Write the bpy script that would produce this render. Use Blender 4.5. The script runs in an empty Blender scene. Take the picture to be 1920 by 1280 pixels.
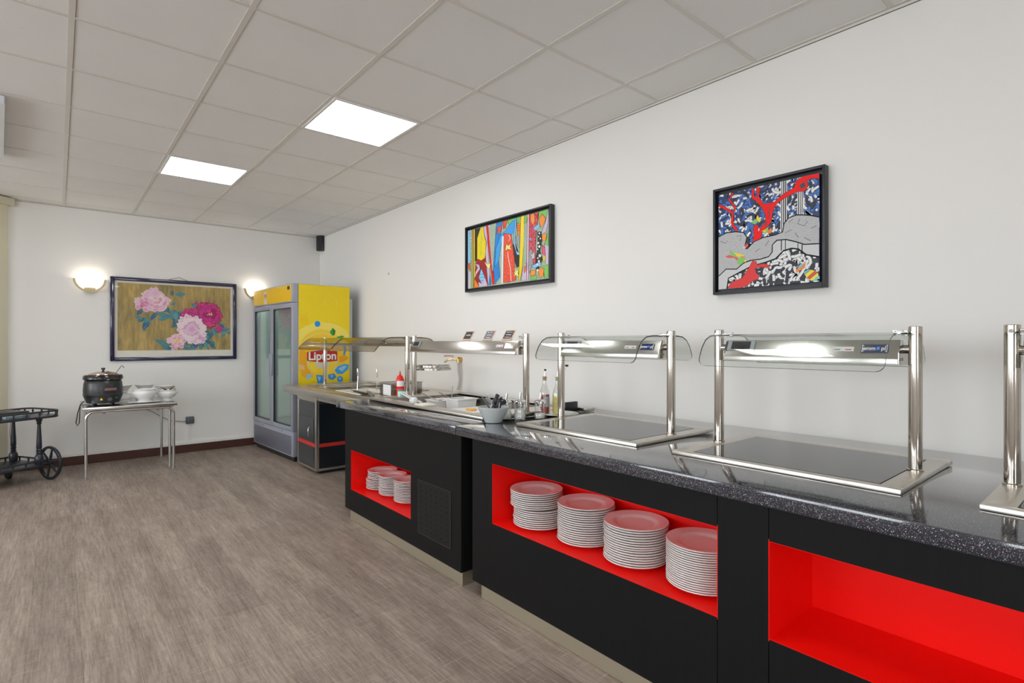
import bpy, bmesh, math, random
from mathutils import Vector, Matrix
random.seed(7)
S=bpy.context.scene; COL=S.collection
PI=math.pi
YB=7.496; CE=2.779; ZC=0.872

# ---------------------------------------------------------------- materials
def newmat(n):
    m=bpy.data.materials.new(n); m.use_nodes=True
    nt=m.node_tree; return m,nt,nt.nodes['Principled BSDF']
def N(nt,t,**k):
    n=nt.nodes.new(t)
    for a,v in k.items(): setattr(n,a,v)
    return n
def L(nt,a,b): nt.links.new(a,b)
def objco(nt,scale=(1,1,1)):
    tc=N(nt,'ShaderNodeTexCoord'); mp=N(nt,'ShaderNodeMapping')
    mp.inputs['Scale'].default_value=scale
    L(nt,tc.outputs['Object'],mp.inputs['Vector']); return mp.outputs['Vector']
def mixc(nt,fac,a,b,mode='MIX'):
    mx=N(nt,'ShaderNodeMix',data_type='RGBA',blend_type=mode)
    for s,v in ((mx.inputs[0],fac),(mx.inputs[6],a),(mx.inputs[7],b)):
        if hasattr(v,'is_output'): L(nt,v,s)
        elif isinstance(v,(int,float)): s.default_value=v
        else: s.default_value=tuple(v)[:3]+(1,)
    return mx.outputs[2]
def ramp(nt,fac,stops):
    r=N(nt,'ShaderNodeValToRGB'); e=r.color_ramp.elements
    while len(e)<len(stops): e.new(0.5)
    for i,(p,c) in enumerate(stops):
        e[i].position=p; e[i].color=(c if isinstance(c,(tuple,list)) else (c,c,c))[:3]+(1,) if not isinstance(c,(int,float)) else (c,c,c,1)
    L(nt,fac,r.inputs[0]); return r.outputs[0]
def noise(nt,vec,scale,detail=3,rough=.55):
    n=N(nt,'ShaderNodeTexNoise'); n.inputs['Scale'].default_value=scale; n.inputs['Detail'].default_value=detail; n.inputs['Roughness'].default_value=rough
    L(nt,vec,n.inputs['Vector']); return n.outputs['Fac']
_mc={}
def mat(n,col=(.5,.5,.5),rough=.5,metal=0,var=.05,scale=(6,6,6),spec=.5,emit=0,coat=0,rvar=0):
    if n in _mc: return _mc[n]
    m,nt,p=newmat(n)
    v=objco(nt,scale); f=noise(nt,v,3)
    d=tuple(c*(1-var) for c in col); b=tuple(min(1,c*(1+var)) for c in col)
    L(nt,mixc(nt,f,d,b),p.inputs['Base Color'])
    p.inputs['Roughness'].default_value=rough; p.inputs['Metallic'].default_value=metal
    p.inputs['Specular IOR Level'].default_value=spec; p.inputs['Coat Weight'].default_value=coat
    if rvar:
        mr=N(nt,'ShaderNodeMapRange'); L(nt,f,mr.inputs[0]); mr.inputs[3].default_value=max(0,rough-rvar); mr.inputs[4].default_value=rough+rvar
        L(nt,mr.outputs[0],p.inputs['Roughness'])
    if emit:
        p.inputs['Emission Color'].default_value=col+(1,); p.inputs['Emission Strength'].default_value=emit
    _mc[n]=m; return m
def glassmat(n,tint=(.95,.98,.96),rough=.01,ior=1.5,boost=1.0):
    """thin clear glass: Fresnel mix of a straight-through tint and a mirror reflection"""
    if n in _mc: return _mc[n]
    m,nt,p=newmat(n); nt.nodes.remove(p)
    tr=N(nt,'ShaderNodeBsdfTransparent'); tr.inputs[0].default_value=tint+(1,)
    gl=N(nt,'ShaderNodeBsdfGlossy'); gl.inputs['Roughness'].default_value=rough
    fr=N(nt,'ShaderNodeFresnel'); ge=N(nt,'ShaderNodeNewGeometry'); mr=N(nt,'ShaderNodeMapRange')
    L(nt,ge.outputs['Backfacing'],mr.inputs[0]); mr.inputs[3].default_value=ior; mr.inputs[4].default_value=1/ior; L(nt,mr.outputs[0],fr.inputs[0])
    mu=N(nt,'ShaderNodeMath',operation='MULTIPLY',use_clamp=True); mu.inputs[1].default_value=boost; L(nt,fr.outputs[0],mu.inputs[0])
    ms=N(nt,'ShaderNodeMixShader'); L(nt,mu.outputs[0],ms.inputs[0]); L(nt,tr.outputs[0],ms.inputs[1]); L(nt,gl.outputs[0],ms.inputs[2])
    L(nt,ms.outputs[0],nt.nodes['Material Output'].inputs[0]); _mc[n]=m; return m

def m_wall(n,col):
    m,nt,p=newmat(n); v=objco(nt)
    f=noise(nt,v,1.3,4); L(nt,mixc(nt,f,tuple(c*.985 for c in col),col),p.inputs['Base Color'])
    p.inputs['Roughness'].default_value=.75
    b=N(nt,'ShaderNodeBump'); b.inputs['Strength'].default_value=.06; b.inputs['Distance'].default_value=.004
    L(nt,noise(nt,v,160,2),b.inputs['Height']); L(nt,b.outputs[0],p.inputs['Normal']); return m
def m_floor():
    m,nt,p=newmat('plank floor')
    tc=N(nt,'ShaderNodeTexCoord'); mp=N(nt,'ShaderNodeMapping'); mp.inputs['Rotation'].default_value=(0,0,PI/2)
    L(nt,tc.outputs['Object'],mp.inputs[0]); v=mp.outputs[0]
    br=N(nt,'ShaderNodeTexBrick'); L(nt,v,br.inputs['Vector']); br.offset=.37
    br.inputs['Scale'].default_value=1; br.inputs['Brick Width'].default_value=1.22; br.inputs['Row Height'].default_value=.18
    br.inputs['Mortar Size'].default_value=.0012; br.inputs['Mortar Smooth'].default_value=.3
    br.inputs['Color1'].default_value=(.285,.228,.190,1); br.inputs['Color2'].default_value=(.355,.288,.240,1); br.inputs['Mortar'].default_value=(.19,.15,.12,1)
    o=tc.outputs['Object']
    def nz(sc,s,d=5):
        q=N(nt,'ShaderNodeMapping'); q.inputs['Scale'].default_value=sc; L(nt,o,q.inputs[0]); return noise(nt,q.outputs[0],s,d,.65)
    big=nz((7,.9,1),1.5); grain=nz((60,3,1),1.5); saw=nz((5,70,1),1.5); fine=nz((140,12,1),1.4,3)
    c=mixc(nt,.75,br.outputs[0],ramp(nt,big,[(.32,(.60,.57,.55)),(.68,(1.22,1.22,1.22))]),'MULTIPLY')
    c=mixc(nt,.55,c,ramp(nt,grain,[(.36,(.55,.53,.52)),(.60,(1.22,1.22,1.22))]),'MULTIPLY')
    c=mixc(nt,.5,c,ramp(nt,fine,[(.35,(.7,.7,.7)),(.65,(1.2,1.2,1.2))]),'MULTIPLY')
    c=mixc(nt,ramp(nt,saw,[(.55,0.),(.70,.36)]),c,(.56,.50,.45))
    L(nt,c,p.inputs['Base Color']); p.inputs['Roughness'].default_value=.5; p.inputs['Specular IOR Level'].default_value=.35
    b=N(nt,'ShaderNodeBump'); b.inputs['Strength'].default_value=.15; b.inputs['Distance'].default_value=.002; L(nt,grain,b.inputs['Height']); L(nt,b.outputs[0],p.inputs['Normal'])
    return m
def m_speckle():
    m,nt,p=newmat('speckled stone'); v=objco(nt)
    base=None
    c=mixc(nt,noise(nt,v,30),(.007,.010,.020),(.015,.020,.036))
    for sc,thr,sel in ((300,.29,.885),(560,.30,.85)):
        vo=N(nt,'ShaderNodeTexVoronoi'); vo.inputs['Scale'].default_value=sc; L(nt,v,vo.inputs['Vector'])
        sx=N(nt,'ShaderNodeSeparateColor'); L(nt,vo.outputs['Color'],sx.inputs[0])
        a=N(nt,'ShaderNodeMath',operation='LESS_THAN'); L(nt,vo.outputs['Distance'],a.inputs[0]); a.inputs[1].default_value=thr
        b=N(nt,'ShaderNodeMath',operation='GREATER_THAN'); L(nt,sx.outputs[0],b.inputs[0]); b.inputs[1].default_value=sel
        ab=N(nt,'ShaderNodeMath',operation='MULTIPLY'); L(nt,a.outputs[0],ab.inputs[0]); L(nt,b.outputs[0],ab.inputs[1])
        pc=ramp(nt,sx.outputs[1],[(0,(.10,.13,.2)),(.35,(.3,.33,.36)),(.62,(.75,.76,.74)),(.86,(.8,.74,.66)),(.93,(.45,.06,.08))])
        c=mixc(nt,ab.outputs[0],c,pc)
    L(nt,c,p.inputs['Base Color']); p.inputs['Roughness'].default_value=.10; p.inputs['IOR'].default_value=1.5; p.inputs['Coat Weight'].default_value=1; p.inputs['Coat IOR'].default_value=1.52; p.inputs['Coat Roughness'].default_value=.05; return m
def m_blackpanel():
    m,nt,p=newmat('black laminate'); v=objco(nt,(260,260,2.2))
    g=noise(nt,v,1.2,3); s=noise(nt,objco(nt,(9,9,3)),1.6,4)
    c=mixc(nt,g,(.0045,.0047,.005),(.0105,.0108,.0115)); c=mixc(nt,ramp(nt,s,[(.66,0.),(.74,.35)]),c,(.004,.004,.0045))
    L(nt,c,p.inputs['Base Color']); p.inputs['Roughness'].default_value=.5; p.inputs['Specular IOR Level'].default_value=.16; return m
def m_steel(n,col,rough,dirn=(1,1,1),amt=.06):
    m,nt,p=newmat(n); f=noise(nt,objco(nt,dirn),3,4)
    L(nt,mixc(nt,f,tuple(c*.93 for c in col),col),p.inputs['Base Color']); p.inputs['Metallic'].default_value=1
    mr=N(nt,'ShaderNodeMapRange'); L(nt,f,mr.inputs[0]); mr.inputs[3].default_value=rough-amt; mr.inputs[4].default_value=rough+amt
    L(nt,mr.outputs[0],p.inputs['Roughness']); return m
def m_ceil():
    m,nt,p=newmat('ceiling tile'); v=objco(nt)
    f=noise(nt,v,2.2,3); s=noise(nt,v,45,2)
    c=mixc(nt,f,(.80,.795,.775),(.86,.855,.835)); c=mixc(nt,ramp(nt,s,[(.72,0.),(.76,.25)]),c,(.4,.38,.35))
    L(nt,c,p.inputs['Base Color']); p.inputs['Roughness'].default_value=.85; return m
def m_worms(n,dark,cols):
    """short curved light worms on a dark ground"""
    m,nt,p=newmat(n); v=objco(nt)
    wv=N(nt,'ShaderNodeTexNoise'); wv.inputs['Scale'].default_value=16; L(nt,v,wv.inputs['Vector'])
    mx=N(nt,'ShaderNodeMix',data_type='VECTOR'); mx.inputs[0].default_value=.16; L(nt,v,mx.inputs[4]); L(nt,wv.outputs['Color'],mx.inputs[5])
    w=N(nt,'ShaderNodeTexWave',wave_type='RINGS'); w.inputs['Scale'].default_value=17; w.inputs['Distortion'].default_value=9; w.inputs['Detail'].default_value=1.2; w.inputs['Detail Scale'].default_value=3
    L(nt,mx.outputs[1],w.inputs['Vector'])
    n2=noise(nt,v,26,1); pick=ramp(nt,n2,[(.42,cols[0]),(.46,cols[1]),(.56,cols[1]),(.60,cols[2])])
    c=mixc(nt,ramp(nt,w.outputs['Fac'],[(.42,0.),(.5,1.)]),dark,pick)
    L(nt,c,p.inputs['Base Color']); p.inputs['Roughness'].default_value=.45; return m
def m_dotty(n,bg,fg,sc=240,thr=.35):
    m,nt,p=newmat(n); vo=N(nt,'ShaderNodeTexVoronoi'); vo.inputs['Scale'].default_value=sc; L(nt,objco(nt),vo.inputs['Vector'])
    L(nt,mixc(nt,ramp(nt,vo.outputs['Distance'],[(thr-.05,1.),(thr+.05,0.)]),bg,fg),p.inputs['Base Color']); p.inputs['Roughness'].default_value=.5; return m
def m_squig(n,bg,fg,sc=22):
    m,nt,p=newmat(n); w=N(nt,'ShaderNodeTexWave'); w.inputs['Scale'].default_value=sc; w.inputs['Distortion'].default_value=14; w.inputs['Detail'].default_value=2; w.inputs['Detail Scale'].default_value=2.5
    L(nt,objco(nt),w.inputs['Vector']); L(nt,mixc(nt,ramp(nt,w.outputs['Fac'],[(.78,0.),(.88,1.)]),bg,fg),p.inputs['Base Color']); p.inputs['Roughness'].default_value=.5; return m
def m_gold():
    m,nt,p=newmat('gold painted ground'); f=noise(nt,objco(nt,(3,3,1.2)),2.6,5); g=noise(nt,objco(nt,(40,40,5)),1.5,3)
    c=ramp(nt,f,[(.3,(.17,.17,.08)),(.45,(.37,.27,.09)),(.6,(.50,.35,.11)),(.75,(.60,.44,.17))])
    c=mixc(nt,.5,c,ramp(nt,g,[(.35,.6),(.65,1.25)]),'MULTIPLY')
    L(nt,c,p.inputs['Base Color']); p.inputs['Roughness'].default_value=.5; return m

M={}
M['wall']=m_wall('white wall paint',(.83,.815,.785)); M['floor']=m_floor(); M['speckle']=m_speckle(); M['black']=m_blackpanel(); M['tile']=m_ceil()
M['cream']=m_wall('cream panel paint',(.70,.66,.50))
M['steel']=m_steel('brushed steel',(.60,.58,.545),.22,(60,1.5,60),.035); M['steelv']=m_steel('polished steel tube',(.52,.48,.43),.09,(40,40,2),.04)
M['rim']=m_steel('satin steel frame',(.64,.605,.55),.30,(60,3,60)); M['kick']=m_steel('dull steel kick plate',(.60,.55,.43),.5,(40,2,40),.08)
M['red']=mat('red laminate',(.88,.006,.003),.45,var=.02,spec=.25)
M['white']=mat('white porcelain',(.80,.80,.79),.16,var=.02); M['plate']=mat('white stoneware',(.80,.78,.76),.22,var=.02)
M['tbar']=mat('ceiling grid metal',(.70,.675,.62),.45,var=.03); M['gap']=mat('dark gap',(.12,.115,.11),.8)
M['dark']=mat('black plastic',(.014,.014,.016),.35); M['rubber']=mat('black rubber',(.01,.01,.01),.7)
M['hob']=mat('black ceramic glass',(.017,.018,.020),.06,var=.05,spec=.6)
M['glass']=glassmat('clear guard glass',(.965,.985,.975)); M['glassedge']=mat('green glass edge',(.02,.07,.055),.1,spec=.8)
M['smoke']=glassmat('smoked guard glass',(.78,.74,.66)); M['smokeedge']=mat('dark glass edge',(.02,.018,.012),.12)  # brown tint stands in for warm reflections in the salad guard glass
M['bottleglass']=glassmat('bottle glass',(.93,.95,.94),.02,1.5,2.6); M['fridgeglass']=glassmat('cooler door glass',(.90,.96,.93),.005,1.5,1.3)
M['picglass']=glassmat('picture glass',(.99,.99,.99),.008,1.4,.55)
M['silver']=mat('silver grey lacquer',(.36,.38,.45),.35,.25,var=.03); M['yellow']=mat('yellow foil',(.86,.66,.0),.3,var=.02,spec=.5); M['yellow2']=mat('warm yellow panel',(.86,.53,.005),.22,var=.05)
M['brown']=mat('brown skirting',(.075,.028,.02),.35,var=.15); M['chrome']=m_steel('chrome',(.78,.78,.78),.06,(3,3,3),.02)
M['alu']=m_steel('aluminium tube',(.70,.70,.69),.20,(3,3,60)); M['brass']=mat('brass',(.62,.42,.14),.25,1,var=.06); M['sconce']=mat('satin gold band',(.55,.46,.27),.35,.8)
M['ebony']=mat('dark stained wood',(.022,.026,.036),.32,var=.25,scale=(4,4,30),spec=.6)
M['lamp']=mat('lit panel',(1,1,1),.5,emit=12,var=0); M['bulb']=mat('lit bulb',(1,.94,.84),.5,emit=55,var=0); M['shade']=mat('lit opal glass',(1,.95,.86),.4,emit=2.4,var=0)
M['charcoal']=mat('charcoal laminate',(.040,.045,.050),.3,var=.06); M['navy']=mat('dark blue black laminate',(.008,.012,.016),.3)
M['cord']=mat('grey cable',(.35,.33,.30),.6); M['frameblack']=mat('black picture frame',(.022,.024,.030),.4); M['frameblue']=mat('dark blue lacquer frame',(.016,.014,.060),.12,spec=.7,coat=.5)
M['mat']=mat('cream mount',(.78,.75,.66),.7); M['gold']=m_gold()
C_={'white':(.82,.82,.80),'black':(.012,.012,.014),'blk2':(.03,.01,.012),'red':(.62,.028,.03),'red2':(.72,.018,.016),'dkred':(.35,.012,.015),'navy':(.015,.04,.16),'orange':(.88,.22,.02),'cyan':(.12,.55,.68),'yellow':(.9,.72,.02),'redc':(.75,.07,.05),'green':(.22,.55,.12),
'sky':(.25,.55,.82),'redo':(.85,.11,.05),'lilac':(.62,.50,.68),'dark':(.03,.028,.035),'sage':(.38,.50,.36),'blue':(.03,.30,.78),'blue2':(.04,.36,.82),'yel2':(.85,.78,.25),'grayb':(.33,.38,.42),'pink':(.85,.50,.68),'crim':(.55,.02,.05),'orng2':(.92,.30,.04),'gray':(.34,.34,.36),'redp':(.82,.10,.16),'pale':(.56,.56,.57),
'lemon':(.90,.74,.13),'lemon2':(.89,.62,.03),'fruit':(.90,.58,.02),'fruitd':(.88,.44,.01),'cream':(.95,.85,.50),'fruitl':(.92,.68,.03),'lemond':(.86,.60,.0),'bluel':(.0,.30,.85),'leaf':(.04,.33,.04),'leafd':(.02,.2,.02),'blue3':(.03,.28,.72),'bluel2':(.30,.58,.86),'orng':(.92,.36,.005),'pinkp':(.92,.55,.30),'labelred':(.50,.015,.015)}
def cm(k):
    if k in M: return M[k]
    M[k]=mat('paint '+k,C_[k],.45,var=.08,scale=(30,30,30)); return M[k]
M['rock']=m_dotty('grey stippled paint',(.50,.50,.51),(.16,.16,.17),420,.3); M['pale']=m_dotty('pale stippled paint',(.60,.60,.61),(.36,.36,.37),480,.22); M['bw']=m_squig('black and white pattern',(.80,.80,.78),(.02,.02,.02),26)
M['bluep']=M['blue'] if 'blue' in M else None
M['crim']=m_squig('crimson pattern',(.50,.015,.04),(.80,.28,.30),24); M['blue']=m_squig('blue pattern',(.03,.28,.76),(.01,.10,.38),34); M['sage']=m_squig('sage pattern',(.40,.52,.38),(.25,.40,.33),22); M['gray']=m_squig('grey pattern',(.40,.40,.42),(.16,.16,.17),34); M['redo']=m_squig('orange red pattern',(.85,.10,.04),(.62,.05,.03),18)

# ---------------------------------------------------------------- geometry helpers
def B(): return bmesh.new()
def setmi(bm,n0,mi):
    bm.faces.ensure_lookup_table()
    for f in bm.faces[n0:]: f.material_index=mi
def box(bm,lo,hi,bev=0,mi=0,rot=None,seg=2):
    t=bmesh.new(); bmesh.ops.create_cube(t,size=1)
    s=[hi[i]-lo[i] for i in range(3)]; c=[(hi[i]+lo[i])/2 for i in range(3)]
    bmesh.ops.scale(t,vec=s,verts=t.verts)
    if bev: bmesh.ops.bevel(t,geom=list(t.edges)+list(t.verts),offset=bev,segments=seg,affect='EDGES',profile=.5)
    if rot is not None: bmesh.ops.transform(t,matrix=rot,verts=t.verts)
    bmesh.ops.translate(t,vec=c,verts=t.verts); merge(bm,t,mi); return bm
def merge(bm,t,mi=None):
    n0=len(bm.faces); me=bpy.data.meshes.new('tmp'); t.to_mesh(me); t.free(); bm.from_mesh(me); bpy.data.meshes.remove(me)
    if mi is not None: setmi(bm,n0,mi)
def prism(bm,pts,a0,a1,axis=1,mi=0,bev=0):
    """extrude a 2D polygon: axis=1 -> pts are (x,z) extruded along y; axis=0 -> (y,z) along x; axis=2 -> (x,y) along z"""
    t=bmesh.new()
    def P(p,a): return {0:(a,p[0],p[1]),1:(p[0],a,p[1]),2:(p[0],p[1],a)}[axis]
    v0=[t.verts.new(P(p,a0)) for p in pts]; v1=[t.verts.new(P(p,a1)) for p in pts]; n=len(pts)
    t.faces.new(v0); t.faces.new(v1[::-1])
    for i in range(n): t.faces.new((v0[i],v1[i],v1[(i+1)%n],v0[(i+1)%n]))
    bmesh.ops.recalc_face_normals(t,faces=t.faces)
    if bev: bmesh.ops.bevel(t,geom=list(t.edges),offset=bev,segments=2,affect='EDGES',profile=.5)
    merge(bm,t,mi); return bm
def lathe(bm,prof,c=(0,0,0),n=32,mi=0,ang=2*PI,a0=0,sx=1,sy=1,mat4=None):
    t=bmesh.new(); full=ang>6.28; k=n if full else n+1; rings=[]
    for r,z in prof:
        if r<1e-6: rings.append([t.verts.new((0,0,z))])
        else: rings.append([t.verts.new((r*math.cos(a0+ang*i/n)*sx,r*math.sin(a0+ang*i/n)*sy,z)) for i in range(k)])
    for a,b in zip(rings,rings[1:]):
        for i in range(n):
            j=(i+1)%k
            if len(a)==1 and len(b)==1: continue
            if len(a)==1: t.faces.new((a[0],b[j],b[i]))
            elif len(b)==1: t.faces.new((a[i],a[j],b[0]))
            else: t.faces.new((a[i],a[j],b[j],b[i]))
    bmesh.ops.recalc_face_normals(t,faces=t.faces)
    if mat4 is not None: bmesh.ops.transform(t,matrix=mat4,verts=t.verts)
    bmesh.ops.translate(t,vec=c,verts=t.verts); merge(bm,t,mi); return bm
def cyl(bm,p0,p1,r,n=20,mi=0,r1=None):
    p0=Vector(p0);p1=Vector(p1);d=p1-p0; q=d.to_track_quat('Z','Y').to_matrix().to_4x4(); h=d.length; r1=r if r1 is None else r1
    return lathe(bm,[(0,0),(r,0),(r1,h),(0,h)],tuple(p0),n,mi,mat4=q)
def tube(bm,pts,r,n=10,mi=0,closed=False):
    t=bmesh.new(); pts=[Vector(p) for p in pts]; m=len(pts); rings=[]; up=None
    for i,p in enumerate(pts):
        a=pts[(i-1)%m] if (closed or i>0) else p; b=pts[(i+1)%m] if (closed or i<m-1) else p
        d=(b-a).normalized()
        if up is None: up=Vector((0,0,1)) if abs(d.z)<.9 else Vector((1,0,0))
        x=d.cross(up).normalized(); up=x.cross(d).normalized()
        rings.append([t.verts.new(p+r*(math.cos(2*PI*k/n)*x+math.sin(2*PI*k/n)*up)) for k in range(n)])
    for i in range(m if closed else m-1):
        a=rings[i]; b=rings[(i+1)%m]
        for k in range(n): t.faces.new((a[k],a[(k+1)%n],b[(k+1)%n],b[k]))
    if not closed: t.faces.new(rings[0][::-1]); t.faces.new(rings[-1])
    bmesh.ops.recalc_face_normals(t,faces=t.faces); merge(bm,t,mi); return bm
def arc(c,r,a0,a1,n,plane='xz',k=0):
    o=[]
    for i in range(n+1):
        a=a0+(a1-a0)*i/n; u=r*math.cos(a); v=r*math.sin(a)
        o.append({'xz':(c[0]+u,c[1],c[2]+v),'xy':(c[0]+u,c[1]+v,c[2]),'yz':(c[0],c[1]+u,c[2]+v)}[plane])
    return o
def strokepoly(pts,w):
    """a polyline thickened into one closed outline"""
    Lf=[];R=[]; n=len(pts)
    for i,p in enumerate(pts):
        a=Vector(pts[max(0,i-1)]);b=Vector(pts[min(n-1,i+1)]); d=(b-a)
        if d.length<1e-9: d=Vector((1,0))
        d.normalize(); q=Vector((-d.y,d.x))*w/2; Lf.append((p[0]+q.x,p[1]+q.y)); R.append((p[0]-q.x,p[1]-q.y))
    return Lf,R
def textbm(bm,s,size,M4,mi=0,ext=.0004,bold=0,align='CENTER'):
    cu=bpy.data.curves.new('t','FONT'); cu.body=s; cu.size=size; cu.extrude=ext; cu.offset=bold; cu.align_x=align; cu.align_y='CENTER'
    o=bpy.data.objects.new('t',cu); me=bpy.data.meshes.new_from_object(o); t=bmesh.new(); t.from_mesh(me)
    bmesh.ops.transform(t,matrix=M4,verts=t.verts); merge(bm,t,mi); bpy.data.objects.remove(o); bpy.data.curves.remove(cu); bpy.data.meshes.remove(me); return bm
def frame4(o,x,y):
    x=Vector(x).normalized(); y=Vector(y).normalized(); z=x.cross(y)
    return Matrix(((x.x,y.x,z.x,o[0]),(x.y,y.y,z.y,o[1]),(x.z,y.z,z.z,o[2]),(0,0,0,1)))

BASE={}
def thing(name,label,cat,loc,rz=0,group=None):
    o=bpy.data.objects.new(name,None); o.empty_display_size=.1; COL.objects.link(o); o.location=loc; o.rotation_euler=(0,0,rz)
    o['label']=label; o['category']=cat
    if group: o['group']=group
    BASE[o.name]=Vector(loc); return o
def mk(name,bm,mats,parent=None,smooth=None,label=None,W=True):
    """link a bmesh as ONE object; W: the mesh was drawn in world coordinates"""
    if parent is not None and W: bmesh.ops.translate(bm,vec=-BASE[parent.name],verts=bm.verts)
    me=bpy.data.meshes.new(name); bm.to_mesh(me); bm.free()
    for m in (mats if isinstance(mats,(list,tuple)) else [mats]): me.materials.append(m if not isinstance(m,str) else cm(m))
    o=bpy.data.objects.new(name,me); COL.objects.link(o)
    if parent is not None: o.parent=parent; BASE[o.name]=BASE.get(parent.name,Vector((0,0,0)))
    if smooth:
        me.shade_smooth() if smooth is True else None
        me.set_sharp_from_angle(angle=math.radians(35))
        for p in me.polygons: p.use_smooth=True
    if label: o['label']=label
    return o
def struct(name,bm,mats,smooth=None):
    o=mk(name,bm,mats,None,smooth); o['kind']='structure'; return o
def single(name,bm,mats,label,cat,group=None,smooth=None,origin=None):
    o=mk(name,bm,mats,None,smooth)
    if origin is not None: o.location=origin
    o['label']=label; o['category']=cat
    if group: o['group']=group
    BASE[o.name]=Vector(origin or (0,0,0)); return o
def dup(root,loc,rz,label,group=None):
    r=root.copy(); COL.objects.link(r); r.location=loc; r.rotation_euler=(0,0,rz); r['label']=label
    if group: r['group']=group
    for ch in root.children:
        c=ch.copy(); COL.objects.link(c); c.parent=r
        for g in ch.children:
            d=g.copy(); COL.objects.link(d); d.parent=c
    return r
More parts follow.
